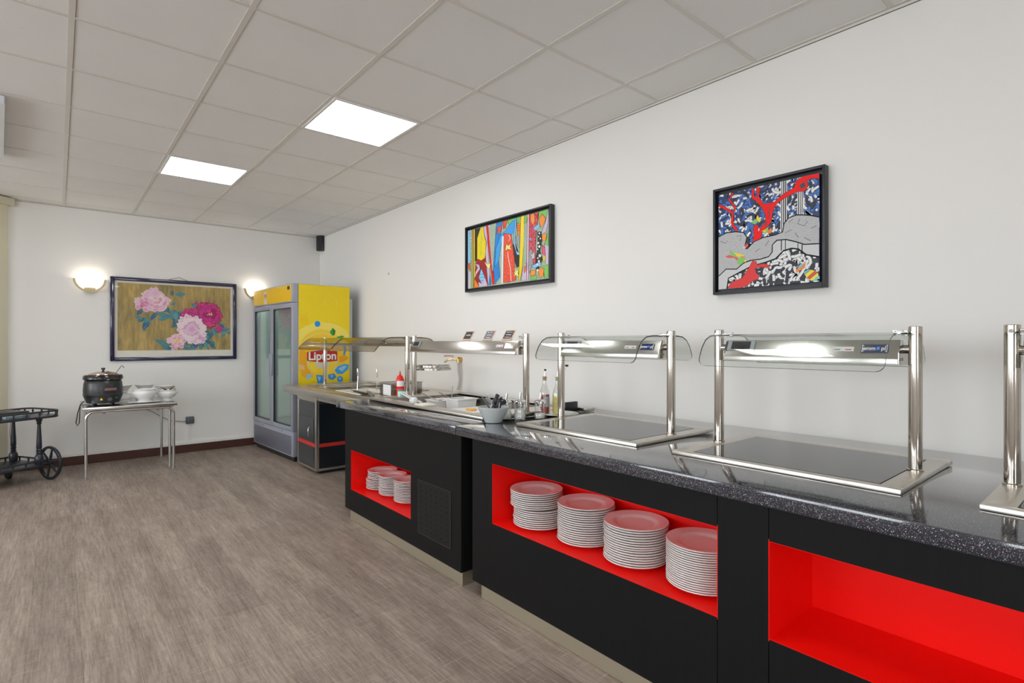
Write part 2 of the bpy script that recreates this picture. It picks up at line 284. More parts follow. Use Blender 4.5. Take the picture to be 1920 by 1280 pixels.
ART2= [('p','white',[(649,1008),(709,1006),(706,581),(673,496),(646,483)]),('p','black',[(657,1007),(664,1006),(661,492),(653,490)]),('p','black',[(673,1007),(684,1006),(678,507),(670,497)]),('p','black',[(692,1006),(701,1005),(698,560),(687,516)]),('p','white',[(807,1001),(860,999),(856,640),(802,645)]),('p','black',[(814,1000),(822,1000),(819,644),(810,645)]),('p','black',[(832,999),(838,999),(834,643),(828,644)]),('p','black',[(847,999),(854,999),(850,641),(843,642)]),('p','worm',[(95,-1),(111,110),(225,156),(335,200),(406,217),(499,232),(600,257),(677,327),(752,339),(814,323),(885,261),(998,228),(1000,0),(358,1)]),('p','pale',[(1,142),(86,209),(200,194),(275,247),(371,267),(499,272),(556,307),(573,396),(623,435),(699,431),(794,391),(866,361),(998,350),(998,228),(885,261),(814,323),(752,339),(677,327),(600,257),(499,232),(359,204),(225,156),(111,110),(95,-1),(0,0)]),('p','rock',[(-2,558),(88,589),(190,587),(276,563),(312,510),(294,441),(275,402),(312,392),(384,454),(477,483),(591,490),(667,508),(679,585),(722,634),(796,650),(868,638),(928,622),(998,595),(998,350),(866,361),(794,397),(699,431),(612,436),(568,397),(567,328),(533,286),(453,271),(347,270),(275,253),(200,200),(86,209),(1,142)]),('s','black',[(-2,558),(88,589),(190,585),(276,563),(312,510),(294,441),(275,402),(312,392),(384,454),(477,483),(591,490),(667,508),(679,585),(722,634),(796,650),(868,638),(928,622),(998,595)],11),('s','black',[(1,142),(86,209),(200,196),(275,251),(347,270),(453,271),(533,286),(567,328),(568,397),(612,436),(699,431),(794,395),(866,361),(998,350)],11),('s','black',[(95,-1),(111,110),(225,156),(335,200),(406,217),(499,232),(600,257),(677,327),(752,339),(814,323),(885,261),(998,228)],14),('s','black',[(656,431),(655,330)],9),('s','black',[(694,429),(693,337)],7),('s','black',[(810,378),(809,329)],7),('s','black',[(848,363),(847,298)],9),('s','black',[(22,512),(74,480),(100,502)],4),('s','black',[(202,537),(251,536),(239,484)],4),('s','black',[(395,347),(442,377)],4),('s','black',[(722,590),(764,616)],4),('s','black',[(827,606),(806,566),(867,534),(898,573)],4),('s','black',[(927,504),(977,518)],4),('s','black',[(784,481),(815,433)],4),('s','black',[(866,426),(926,386)],4),('s','black',[(534,446),(500,393)],4),('s','black',[(689,494),(753,518)],4),('s','blk2',[(0,894),(76,849),(159,786),(152,690),(171,638),(208,594)],30),('s','blk2',[(172,796),(184,842),(121,927),(160,990)],24),('s','red',[(0,894),(76,849),(159,786),(152,690),(171,638),(208,594)],22),('s','red',[(172,796),(184,842),(121,927),(160,990)],16),('s','blk2',[(378,455),(384,536),(379,595),(403,627),(432,599),(420,531),(455,584),(501,635),(502,704),(468,780),(410,860),(363,893),(363,990),(387,988),(386,912),(422,882),(411,992),(446,991),(433,903),(479,812),(548,811),(593,814),(637,851),(702,884),(777,913),(798,975),(850,1007),(931,1008),(998,997),(998,952),(931,967),(890,955),(900,898),(869,861),(818,871),(766,860),(680,832),(604,790),(570,716),(558,626),(501,566),(466,536),(454,480),(378,455)],9),('p','red',[(378,455),(384,536),(379,595),(403,627),(432,599),(420,531),(455,584),(501,635),(502,704),(468,780),(410,860),(363,893),(363,990),(387,988),(386,912),(422,882),(411,992),(446,991),(433,903),(479,812),(548,811),(593,814),(637,851),(702,884),(777,913),(798,975),(850,1007),(931,1008),(998,997),(998,952),(931,967),(890,955),(900,898),(869,861),(818,871),(766,860),(680,832),(604,790),(570,716),(558,626),(501,566),(466,536),(454,480)]),('p','dkred',[(501,635),(524,643),(513,605),(490,591)]),('p','dkred',[(531,769),(548,771),(547,674),(530,642)]),('p','navy',[(824,931),(870,946),(880,902),(839,889)]),('s','blk2',[(104,7),(137,59),(262,99),(335,200),(371,262),(406,252),(418,216),(487,222),(533,200),(544,159),(510,185),(430,192),(394,183),(406,136),(435,110),(429,76),(358,57),(310,13),(224,0),(104,7)],8),('p','red2',[(104,7),(137,59),(262,99),(335,200),(371,262),(406,252),(418,216),(487,222),(533,200),(544,159),(510,185),(430,192),(394,183),(406,136),(435,110),(429,76),(358,57),(310,13),(224,0)]),('p','orange',[(787,117),(834,179),(885,185),(864,133),(802,105)]),('p','cyan',[(813,159),(844,189),(859,171),(823,136)]),('p','yellow',[(869,78),(924,117),(964,103),(894,44)]),('p','cyan',[(864,100),(904,124),(924,117),(869,78)]),('p','redc',[(894,44),(964,103),(985,86),(909,27)]),('p','yellow',[(909,27),(985,86),(993,53),(933,12)]),('p','cyan',[(938,11),(993,53),(996,27),(963,8)]),('s','black',[(869,78),(924,117)],4),('s','black',[(894,44),(964,103)],4),('s','black',[(909,27),(985,86)],4),('p','redc',[(76,345),(125,352),(213,313),(219,270),(176,317),(106,324)]),('p','green',[(125,413),(176,359),(226,336),(188,321),(131,358)]),('p','yellow',[(176,371),(287,329),(250,315),(201,332)]),('p','green',[(213,313),(287,311),(305,274),(238,233),(207,259)]),('p','yellow',[(281,282),(311,279),(293,254)]),('p','orange',[(238,328),(293,317),(263,302)]),('p','green',[(349,653),(397,681),(438,657),(397,628)]),('p','yellow',[(418,718),(458,654),(438,639),(409,685)]),('p','green',[(472,547),(529,579),(529,527),(489,521)]),('p','orange',[(512,530),(558,569),(568,522),(535,509)]),('p','yellow',[(461,549),(501,557),(501,531)]),('p','redc',[(276,426),(312,445),(330,425),(300,399)]),('p','pale',[(263,415),(288,424),(300,399),(275,396)])]
ART1= [('p','sage',[(0,1000),(1000,1000),(1000,0),(0,0)]),('p','sky',[(0,1000),(36,997),(42,429),(0,438)]),('p','redo',[(6,437),(48,442),(51,291),(12,339)]),('p','lilac',[(6,299),(53,290),(59,6),(4,2)]),('p','bw',[(36,997),(66,997),(71,328),(42,334)]),('p','green',[(58,996),(76,996),(79,3),(47,0)]),('p','orange',[(72,997),(88,996),(90,4),(79,3)]),('p','yellow',[(88,996),(104,996),(105,5),(90,4)]),('p','dark',[(104,996),(183,994),(136,832),(129,465),(106,443)]),('p','dkred',[(126,466),(259,555),(295,232),(288,7),(94,4),(112,320)]),('p','yellow',[(183,994),(223,994),(238,829),(260,742),(247,478),(192,442),(135,491),(136,832)]),('s','green',[(194,980),(199,760),(181,521)],6),('s','green',[(193,761),(153,690)],5),('s','green',[(196,842),(227,752)],5),('s','green',[(187,600),(214,526)],5),('p','lilac',[(223,994),(267,994),(320,8),(288,7),(250,557),(266,741),(241,829)]),('p','red',[(262,996),(289,995),(372,16),(346,15)]),('p','sage',[(289,995),(397,996),(390,811),(356,531),(364,270),(343,236)]),('p','pink',[(284,994),(327,994),(316,954),(294,947)]),('p','blue',[(397,996),(475,997),(452,792),(418,516),(445,128),(382,18),(353,272),(378,656)]),('p','redo',[(407,924),(464,942),(453,844),(411,817)]),('p','redo',[(480,998),(531,997),(514,876),(484,873)]),('p','green',[(536,998),(691,997),(671,913),(593,876),(545,943)]),('p','blue2',[(452,792),(514,850),(595,964),(653,988),(641,835),(591,749),(493,811),(450,585),(427,385),(375,294),(388,589)]),('p','white',[(467,761),(493,766),(484,18),(459,18)]),('p','redo',[(493,805),(582,765),(616,442),(642,34),(571,21),(484,22)]),('p','yel2',[(508,519),(521,630),(545,592),(580,614),(569,554),(588,518),(540,543)]),('s','white',[(539,499),(552,358),(574,229),(581,32)],7),('s','white',[(552,761),(571,705),(551,660)],6),('p','dark',[(599,596),(633,612),(668,467),(682,451),(678,245),(650,226),(624,342)]),('p','grayb',[(639,710),(686,721),(683,524),(656,568)]),('p','orange',[(652,907),(694,905),(689,732),(658,717)]),('s','black',[(653,869),(692,868)],5),('s','black',[(655,830),(691,831)],5),('s','black',[(656,792),(690,794)],5),('p','sky',[(624,954),(645,953),(630,637),(645,485),(682,451),(681,414),(649,428),(611,605)]),('p','yel2',[(598,188),(630,157),(622,244),(649,178),(678,209),(663,139),(676,89),(634,114),(610,88),(625,140)]),('p','yellow',[(696,997),(738,997),(730,561),(714,202),(688,20),(670,20),(681,427)]),('p','green',[(738,997),(772,996),(763,881),(735,872)]),('p','sage',[(735,872),(772,878),(761,288),(724,248)]),('p','lilac',[(719,213),(761,276),(765,21),(702,22)]),('p','orange',[(735,222),(756,241),(754,158),(736,126)]),('p','pink',[(771,997),(792,998),(784,24),(763,22)]),('p','crim',[(792,998),(897,998),(876,758),(861,477),(869,253),(821,193),(789,353)]),('p','orng2',[(810,994),(850,991),(857,885),(833,815),(804,904)]),('p','sky',[(833,773),(903,827),(911,771),(867,726)]),('p','sky',[(790,641),(817,639),(802,589)]),('p','green',[(897,998),(1000,999),(981,889),(896,884)]),('p','orng2',[(932,954),(970,875),(963,825),(919,745),(896,884)]),('p','lilac',[(1000,999),(1001,835),(976,679),(921,661),(967,823)]),('p','gray',[(791,460),(831,462),(835,237),(793,116),(781,189)]),('p','bw',[(811,371),(847,422),(854,338),(823,310)]),('p','dark',[(884,708),(926,695),(931,552),(911,418),(938,295),(901,165),(871,125),(864,289),(887,494)]),('p','orng2',[(929,647),(983,654),(973,552),(935,551)]),('p','green',[(973,552),(1001,683),(1000,464),(957,510)]),('p','redp',[(930,506),(962,451),(969,334),(935,365)]),('p','lilac',[(957,510),(1002,463),(1000,202),(965,221),(969,334)]),('p','yellow',[(936,319),(968,334),(966,266),(945,248)]),('p','sky',[(813,218),(908,262),(928,217),(855,174)]),('p','green',[(906,187),(1000,202),(1000,22),(960,7),(947,156)]),('p','orng2',[(807,148),(863,149),(863,80),(810,66)]),('p','orng2',[(889,156),(955,154),(948,42),(903,27)]),('p','green',[(810,66),(878,72),(877,9),(809,13)]),('p','sky',[(197,316),(248,149),(201,58),(159,164)]),('s','black',[(174,214),(224,219)],5),('s','black',[(166,163),(241,157)],5),('s','black',[(173,115),(223,107)],5),('p','lilac',[(112,414),(169,376),(180,306),(134,235),(100,160),(112,266),(146,327)]),('p','lilac',[(151,99),(201,58),(248,149),(286,7),(167,7)]),('p','orange',[(100,160),(156,45),(167,7),(94,4)]),('p','yel2',[(231,429),(279,366),(323,369),(311,281),(274,314)]),('p','blue',[(310,177),(331,84),(325,14),(298,14)]),('p','white',[(913,675),(910,666),(904,664),(898,670),(896,681),(899,690),(905,692),(911,686)]),('p','white',[(902,631),(899,624),(895,622),(890,627),(888,636),(890,643),(895,645),(900,640)]),('p','white',[(923,596),(920,587),(915,585),(910,591),(908,600),(910,608),(916,611),(921,605)]),('p','white',[(903,537),(900,526),(892,523),(885,530),(883,542),(886,554),(893,556),(900,550)]),('p','white',[(916,480),(912,468),(904,464),(896,472),(892,487),(896,500),(905,503),(913,495)]),('p','white',[(893,446),(891,438),(886,436),(881,441),(880,449),(882,456),(887,458),(891,454)]),('p','white',[(925,345),(920,328),(909,323),(899,333),(895,352),(899,368),(910,373),(921,363)]),('p','white',[(896,316),(894,307),(888,304),(882,310),(879,320),(882,330),(888,332),(894,327)]),('p','white',[(911,267),(908,254),(899,250),(891,257),(888,272),(892,285),(900,289),(908,281)]),('p','white',[(892,225),(889,214),(881,210),(874,216),(872,229),(875,240),(882,243),(889,237)]),('p','white',[(896,137),(892,124),(884,120),(875,127),(872,142),(876,155),(884,159),(893,152)]),('p','white',[(913,197),(911,190),(906,188),(901,192),(900,200),(902,207),(907,210),(911,205)])]
FRS= [('p','lemon',[(692,1319),(674,1246),(621,1180),(541,1130),(442,1099),(335,1091),(230,1105),(138,1138),(66,1189),(20,1251),(5,1319),(20,1387),(66,1449),(138,1499),(230,1533),(335,1547),(442,1538),(541,1508),(621,1457),(674,1392)]),('p','lemon2',[(595,1192),(585,1120),(557,1054),(512,998),(454,956),(387,931),(317,925),(248,937),(184,967),(130,1011),(90,1067),(64,1132),(55,1200),(64,1268),(90,1332),(130,1387),(184,1430),(248,1457),(317,1468),(387,1460),(454,1433),(512,1390),(557,1332),(585,1265)]),('p','fruit',[(553,1175),(545,1115),(521,1059),(483,1012),(434,977),(377,956),(317,951),(258,961),(204,986),(157,1023),(122,1071),(100,1125),(93,1182),(100,1240),(122,1293),(157,1339),(204,1375),(258,1398),(317,1406),(377,1399),(434,1377),(483,1340),(521,1292),(545,1236)]),('p','fruitd',[(47,1285),(158,1199),(158,1113),(150,1044),(228,938),(158,915),(72,1080)]),('p','cream',[(514,1095),(504,1048),(478,1007),(437,975),(386,956),(330,951),(274,960),(225,983),(186,1017),(162,1059),(153,1104),(162,1149),(186,1189),(225,1221),(274,1242),(330,1249),(386,1241),(437,1219),(478,1185),(504,1142)]),('p','fruitl',[(491,1069),(481,1027),(453,990),(410,964),(357,951),(302,954),(251,970),(210,999),(183,1036),(174,1078),(183,1119),(210,1155),(251,1181),(302,1195),(357,1194),(410,1178),(453,1150),(481,1112)]),('p','cream',[(421,1071),(412,1048),(386,1030),(350,1021),(310,1023),(274,1034),(249,1053),(240,1076),(249,1098),(274,1116),(310,1125),(350,1124),(386,1113),(412,1094)]),('s','cream',[(168,924),(141,948),(118,975),(98,1005),(82,1037),(70,1071),(62,1106),(59,1141),(60,1177),(66,1211),(76,1245),(90,1278),(109,1308),(131,1335),(156,1360),(185,1381),(216,1398),(249,1411),(284,1420),(320,1424),(357,1423),(393,1418),(428,1407),(463,1392)],5),('s','lemon',[(371,1724),(362,1794),(421,1889),(491,1819),(510,1730)],4),('s','lemon',[(445,1656),(486,1569),(454,1488),(335,1565)],4),('p','lemond',[(47,1633),(124,1636),(179,1595),(179,1509),(124,1507),(72,1557)]),('p','bluel',[(310,1527),(305,1510),(293,1498),(276,1493),(259,1497),(247,1509),(242,1526),(247,1542),(259,1555),(276,1559),(293,1555),(305,1544)]),('p','leaf',[(421,1443),(456,1486),(489,1453),(482,1408),(456,1390),(430,1416)]),('p','leaf',[(501,1381),(567,1398),(599,1388),(557,1358),(516,1362)]),('p','leafd',[(456,1486),(489,1453),(482,1408),(460,1404)]),('p','cream',[(519,1364),(445,1319),(473,1283),(595,1319)]),('p','blue3',[(576,1301),(605,1297),(622,1228),(605,1165),(580,1175),(595,1229)]),('p','orng',[(529,1149),(595,1174),(653,1134),(595,1093),(538,1086)]),('p','blue2',[(478,998),(519,1041),(595,1066),(664,1055),(643,1001),(576,949),(510,952)]),('p','bluel2',[(519,1014),(595,1048),(633,1038),(567,977)]),('p','blue3',[(260,950),(350,943),(350,853),(278,848)]),('p','bluel2',[(272,936),(317,925),(296,873)]),('p','blue3',[(399,948),(473,959),(504,917),(454,883),(404,903)]),('p','bluel2',[(426,938),(463,942),(445,910)]),('p','blue3',[(582,890),(574,869),(555,857),(532,858),(513,872),(506,893),(513,914),(532,926),(555,925),(574,911)]),('p','bluel2',[(561,896),(556,886),(544,883),(532,887),(527,898),(532,908),(544,911),(556,907)]),('p','bluel2',[(155,958),(202,970),(211,938),(167,897),(141,916)]),('p','fruitd',[(89,1012),(132,993),(158,941),(132,924),(93,952)]),('p','pinkp',[(72,1080),(124,1062),(132,1010),(89,1020)]),('p','labelred',[(158,1212),(330,1229),(510,1215),(510,1104),(330,1091),(158,1111)])]
# ================================================================= ROOM
XL=-7.0; YF=-4.5
struct('floor',box(B(),(XL-.1,YF-.1,-.1),(.12,YB+.12,0)),M['floor'])
struct('wall_right',box(B(),(0,YF,0),(.12,YB+.12,CE+.1)),M['wall'])
struct('wall_back',box(B(),(XL,YB,0),(0,YB+.12,CE+.1)),M['wall'])
def wall_holes(bm,axis,a0,a1,t0,t1,holes):
    cs=sorted({a0,a1,*[h[0] for h in holes],*[h[1] for h in holes]})
    for c0,c1 in zip(cs,cs[1:]):
        zs=[(0,CE+.1)]
        for h in holes:
            if h[0]<=c0 and h[1]>=c1: zs=[(0,h[2]),(h[3],CE+.1)]
        for z0,z1 in zs:
            if axis=='y': box(bm,(t0,c0,z0),(t1,c1,z1))
            else: box(bm,(c0,t0,z0),(c1,t1,z1))
    return bm
wl=[(-1.6,.6,.85,2.45),(1.6,3.8,.85,2.45),(4.6,6.8,.85,2.45)]
wf=[(-5.8,-3.9,.85,2.45)]
struct('wall_left',wall_holes(B(),'y',YF,YB,XL-.12,XL,wl),M['wall'])
struct('wall_front',wall_holes(B(),'x',XL,0,YF-.12,YF,wf),M['wall'])
M['window']=mat('daylight outside the pane',(.90,.95,1.0),.5,emit=6.3,var=0); M['pvc']=mat('white window frame',(.8,.8,.8),.3,var=.02)
k=0
for (a0,a1,z0,z1),ax in [(h,'y') for h in wl]+[(h,'x') for h in wf]:
    k+=1
    b=B(); g=B(); mid=(a0+a1)/2
    def bx(bm,u0,u1,w0,w1,d0,d1):
        if ax=='y': box(bm,(XL+d0,u0,w0),(XL+d1,u1,w1))
        else: box(bm,(u0,YF+d0,w0),(u1,YF+d1,w1))
    for u0,u1,w0,w1 in((a0,a0+.06,z0,z1),(a1-.06,a1,z0,z1),(a0+.06,a1-.06,z0,z0+.06),(a0+.06,a1-.06,z1-.06,z1),(mid-.04,mid+.04,z0+.06,z1-.06)): bx(b,u0,u1,w0,w1,-.09,-.03)
    w=struct(f'window_{k}',b,M['pvc'])
    bx(g,a0+.06,mid-.04,z0+.06,z1-.06,-.07,-.06); bx(g,mid+.04,a1-.06,z0+.06,z1-.06,-.07,-.06)
    mk('pane',g,M['window'],w,W=False)
# folding partition standing at 45 degrees in the far left corner
b=B(); ux,uy=-.75,-.661; p0=(-3.165,YB-.004)
Rz=Matrix.Rotation(math.atan2(uy,ux),4,'Z')
for i in range(4):
    t=bmesh.new(); bmesh.ops.create_cube(t,size=1); bmesh.ops.scale(t,vec=(.136,.05,CE-.02),verts=t.verts)
    bmesh.ops.bevel(t,geom=list(t.edges),offset=.012,segments=2,affect='EDGES'); bmesh.ops.transform(t,matrix=Rz,verts=t.verts)
    bmesh.ops.translate(t,vec=(p0[0]+ux*(.075+.14*i),p0[1]+uy*(.075+.14*i)-.03,CE/2-.01),verts=t.verts); merge(b,t)
t=bmesh.new(); bmesh.ops.create_cube(t,size=1); bmesh.ops.scale(t,vec=(.62,.12,.07),verts=t.verts); bmesh.ops.transform(t,matrix=Rz,verts=t.verts); bmesh.ops.translate(t,vec=(p0[0]+ux*.29,p0[1]+uy*.29-.03,CE-.05),verts=t.verts); merge(b,t)
struct('wall_partition',b,M['cream'],True)
# ceiling: slab, T-bar grid, wall angle, in one mesh
b=box(B(),(XL,YF,CE),(0,YB,CE+.1)); GX=-.330; GY=3.136
lights=[(-.93,-1.53,0),(-1.53,-2.13,3)]
gx=[GX-.6*i for i in range(0,12)]; gy=[GY+.6*j for j in range(-12,8)]
for x in gx:
    box(b,(x-.012,YF,CE-.003),(x+.012,YB,CE),mi=1); box(b,(x+.012,YF,CE-.0012),(x+.0138,YB,CE+.001),mi=2)
for y in gy:
    for x0,x1 in [(a-.588,a-.012) for a in gx]+[(GX+.012,0)]:
        box(b,(max(x0,XL),y-.010,CE-.003),(x1,y+.010,CE),mi=1); box(b,(max(x0,XL),y+.010,CE-.0012),(x1,y+.0118,CE+.001),mi=2)
box(b,(-.02,YF,CE-.004),(0,YB,CE),mi=1); box(b,(-.003,YF,CE-.016),(0,YB,CE),mi=1); box(b,(XL,YB-.024,CE-.004),(-.02,YB,CE),mi=1); box(b,(XL,YB-.003,CE-.014),(0,YB,CE),mi=1)
box(b,(-.004,YF,CE-.0185),(0,YB,CE-.016),mi=2); box(b,(XL,YB-.004,CE-.0165),(0,YB,CE-.014),mi=2)
struct('ceiling',b,[M['tile'],M['tbar'],M['gap']])
b=box(B(),(-3.2,YB-.012,0),(-.02,YB,.092),.002); box(b,(-3.2,YB-.016,.094),(-.02,YB,.128),.003,mi=1)
struct('baseboard_back',b,[M['brown'],M['wall']])
# ceiling lights
def ceil_light(x,y,label):
    t=thing('ceiling_light',label,'ceiling light',(x,y,CE-.006),group='square panel lights set in the tiled ceiling')
    f=B()
    for lo,hi in(((-.288,-.288,-.003),(.288,-.272,.004)),((-.288,.272,-.003),(.288,.288,.004)),((-.288,-.272,-.003),(-.272,.272,.004)),((.272,-.272,-.003),(.288,.272,.004))): box(f,lo,hi)
    mk('light_frame',f,M['pvc'],t,W=False); mk('diffuser',box(B(),(-.272,-.272,-.001),(.272,.272,.003)),M['lamp'],t,W=False)
ceil_light(-1.23,GY+.3,'larger looking lit square ceiling panel, nearer to the painting of coloured stripes')
ceil_light(-1.83,GY+2.1,'smaller looking lit square ceiling panel, farther back above the floor before the peony print')
for x,y,l in((-1.83,GY-1.5,'lit square ceiling panel above the floor before the hot plates, outside the photo'),(-4.23,GY-2.7,'lit square ceiling panel left of the camera, outside the photo'),(-4.23,GY+.3,'lit square ceiling panel left of the trolley, outside the photo'),(-3.63,GY+2.7,'lit square ceiling panel above the trolley, outside the photo'),(-4.23,GY-5.1,'lit square ceiling panel by the windows behind the camera'),(-1.83,GY-5.7,'lit square ceiling panel over the counter end behind the camera')): ceil_light(x,y,l)  # two panels by the trolley are added, unseen, to brighten the left wall
t=thing('ceiling_fixture','long white framed ceiling fixture cut off by the left picture edge','ceiling light',(-3.4315,5.061,CE-.0045),math.radians(3.4))
f=B(); x0,x1,y0,y1=-.375,.375,-.703,.703
for pts in ([(x0,y0),(x1,y0),(x1-.06,y0+.06),(x0+.06,y0+.06)],[(x1,y0),(x1,y1),(x1-.06,y1-.06),(x1-.06,y0+.06)],[(x1,y1),(x0,y1),(x0+.06,y1-.06),(x1-.06,y1-.06)],[(x0,y1),(x0,y0),(x0+.06,y0+.06),(x0+.06,y1-.06)]): prism(f,pts,-.05,0,2,bev=.006)
mk('fixture_frame',f,mat('pale blue white frame',(.78,.82,.86),.25,var=.02),t,W=False); mk('diffuser',box(B(),(x0+.06,y0+.06,-.04),(x1-.06,y1-.06,-.03)),mat('frosted diffuser',(.45,.52,.52),.2,var=.05),t,W=False)

# ================================================================= COUNTER CABINETS
XP=-1.125
def panel(bm,y0,y1,z0,z1,holes,x0=XP,x1=XP+.02,seams=()):
    ys=sorted({y0,y1,*[h[0] for h in holes],*[h[1] for h in holes],*seams})
    for a,c in zip(ys,ys[1:]):
        zs=[(z0,z1)]
        for h in holes:
            if h[0]<=a and h[1]>=c: zs=[(z0,h[2]),(h[3],z1)]
        a2=a+(.0012 if a in seams else 0); c2=c-(.0012 if c in seams else 0)
        for u,w in zs: box(bm,(x0,a2,u),(x1,c2,w))
    return bm
def niche(par,y0,y1,z0,z1):
    b=B(); X0=XP+.0005; X1=-.805; w=.008; y0+=.0015; y1-=.0015; z0+=.0015; z1-=.0015
    box(b,(X0,y0,z0-w),(X1,y1,z0)); box(b,(X0,y0,z1),(X1,y1,z1+w)); box(b,(X0,y0-w,z0-w),(X1,y0,z1+w)); box(b,(X0,y1,z0-w),(X1,y1+w,z1+w)); box(b,(X1,y0-w,z0-w),(X1+w,y1+w,z1+w))
    return mk('niche_lining',b,M['red'],par,label='bright red niche lining')
def cabinet(label,y0,y1,holes,seams,cat='counter cabinet'):
    t=thing('counter_cabinet',label,cat,(-.6,(y0+y1)/2,0),group='black counter cabinets with red niches')
    hh=[(a-.0,b_,c,d) for a,b_,c,d in holes]
    mk('front_panel',panel(B(),y0,y1,.08,.822,hh,seams=seams),M['black'],t)
    for y in(y0,y1-.02): mk('side_panel',box(B(),(XP+.0205,y,.08),(-.03,y+.02,.821)),M['black'],t)
    mk('carcass',box(B(),(-.78,y0+.021,.08),(-.04,y1-.021,.78)),M['black'],t)
    for h in holes: niche(t,*h)
    mk('kick_plate',box(B(),(-1.107,y0+.012,0.001),(-.05,y1-.055,.0795)),M['kick'],t,label='dull olive steel kick plate')
    return t
N1=(2.945,3.83,.234,.524); N2=(.925,2.13,.416,.714); N3=(-.45,.757,.415,.714)
cl=cabinet('black laminate counter cabinet with perforated grille and small low red niche, farther from camera',2.402,3.935,[N1],())
cr=cabinet('long black laminate counter cabinet with two large red niches, nearest the camera',-1.3,2.298,[N2,N3],(.757,.925))
# perforated ventilation grille
b=box(B(),(XP-.003,2.498,.180),(XP-.0002,2.855,.497),.001)
for i in range(6):
    for j in range(9):
        y=2.535+.056*i; z=.213+.0315*j
        cyl(b,(XP-.0034,y,z),(XP-.0029,y,z),.0075,10,1)
for lo,hi in(((XP-.0034,2.498,.180),(XP-.0029,2.501,.497)),((XP-.0034,2.498,.180),(XP-.0029,2.855,.1825)),((XP-.0034,2.853,.180),(XP-.0029,2.855,.497)),((XP-.0034,2.498,.495),(XP-.0029,2.855,.497))): box(b,lo,hi,mi=2)
mk('ventilation_grille',b,[mat('worn black metal',(.008,.0083,.0087),.4,spec=.3),mat('grille hole',(.001,.001,.001),.9),mat('worn grey edge',(.05,.05,.048),.5,var=.6,scale=(40,40,40))],cl)
# worktops
b=box(B(),(-1.15,-1.3,.822),(-.003,2.4185,ZC),.004)
single('countertop',b,M['speckle'],'dark speckled stone worktop carrying the hot plates, nearer slab','worktop',smooth=True,group='dark speckled worktop slabs')
b=B()
for lo,hi in(((-1.15,2.4195,.822),(-.93,3.972,ZC)),((-1.15,3.9722,.822),(-.968,4.05,ZC)),((-.9295,2.4195,.822),(-.003,2.47,ZC)),((-.125,2.4705,.822),(-.003,3.955,ZC))): box(b,lo,hi,.004)
single('countertop',b,M['speckle'],'dark speckled stone worktop framing the steel cold well, farther slab','worktop',smooth=True,group='dark speckled worktop slabs')

# ================================================================= PLATES
def plate_bm(R,n=40):
    k=R/.13
    up=[(0,.0055),(.070,.0055),(.078,.0075),(.087,.0135),(.095,.0152),(.125,.0200),(.1288,.0205)]
    dn=[(.130,.0185),(.1285,.0160),(.124,.0150),(.096,.0105),(.085,.0075),(.072,.0008),(.066,.0),(.062,.002),(0,.002)]
    return lathe(B(),[(r*k,z) for r,z in up+dn],n=n)
ORD='topmost,second from the top,third from the top,fourth from the top,fifth from the top,sixth from the top,seventh from the top,eighth from the top,ninth from the top,tenth from the top,eleventh from the top,twelfth from the top,thirteenth from the top,fourteenth from the top,fifteenth from the top,sixteenth from the top,seventeenth from the top,eighteenth from the top,nineteenth from the top'.split(',')
def stack(x,y,z,R,n,pitch,desc,group,jit,key,cache={}):
    for i in range(n):
        pos=ORD[n-1-i] if i else 'bottom'
        lab=f'white plate, {pos} in {desc}'
        dx,dy=jit(i)
        if R not in cache:
            o=single('dinner_plate',plate_bm(R),M['plate'],lab,'plate',group,True); cache[R]=o
        else:
            o=cache[R].copy(); COL.objects.link(o); o['label']=lab; o['group']=group
        o.location=(x+dx,y+dy,z+i*pitch+.0004+jit.lift(i))
rj=random.Random(3)
def J(a,brk=99,off=(0,0)):
    f=lambda i:(rj.uniform(-a,a)+(off[0] if i>=brk else 0),rj.uniform(-a,a)+(off[1] if i>=brk else 0))
    f.lift=lambda i:.004 if i>=brk else 0
    return f
z=N2[2]+.002
stack(-.958,1.962,z,.130,17,.0098,"long niche's offset end stack",'plates in the long red niche',J(.002,9,(-.010,.011)),'a')
stack(-.944,1.668,z,.130,17,.0098,"long niche's second stack",'plates in the long red niche',J(.0022),'b')
stack(-.948,1.386,z,.1325,16,.0097,"long niche's third stack",'plates in the long red niche',J(.0022),'c')
stack(-.944,1.085,z,.1325,19,.0082,"long niche's tight last stack",'plates in the long red niche',J(.0008),'d')
z=N1[2]+.002
stack(-.945,3.708,z,.108,11,.0118,"small niche's slanting end stack",'plates in the small red niche',J(.0025,6,(.004,-.018)),'e')
stack(-.955,3.500,z,.100,13,.0105,"small niche's second stack",'plates in the small red niche',J(.003),'f')
stack(-.955,3.275,z,.100,14,.0105,"small niche's third stack",'plates in the small red niche',J(.0018),'g')
stack(-.945,3.060,z,.100,9,.0105,"small niche's half hidden stack",'plates in the small red niche',J(.0025),'h')

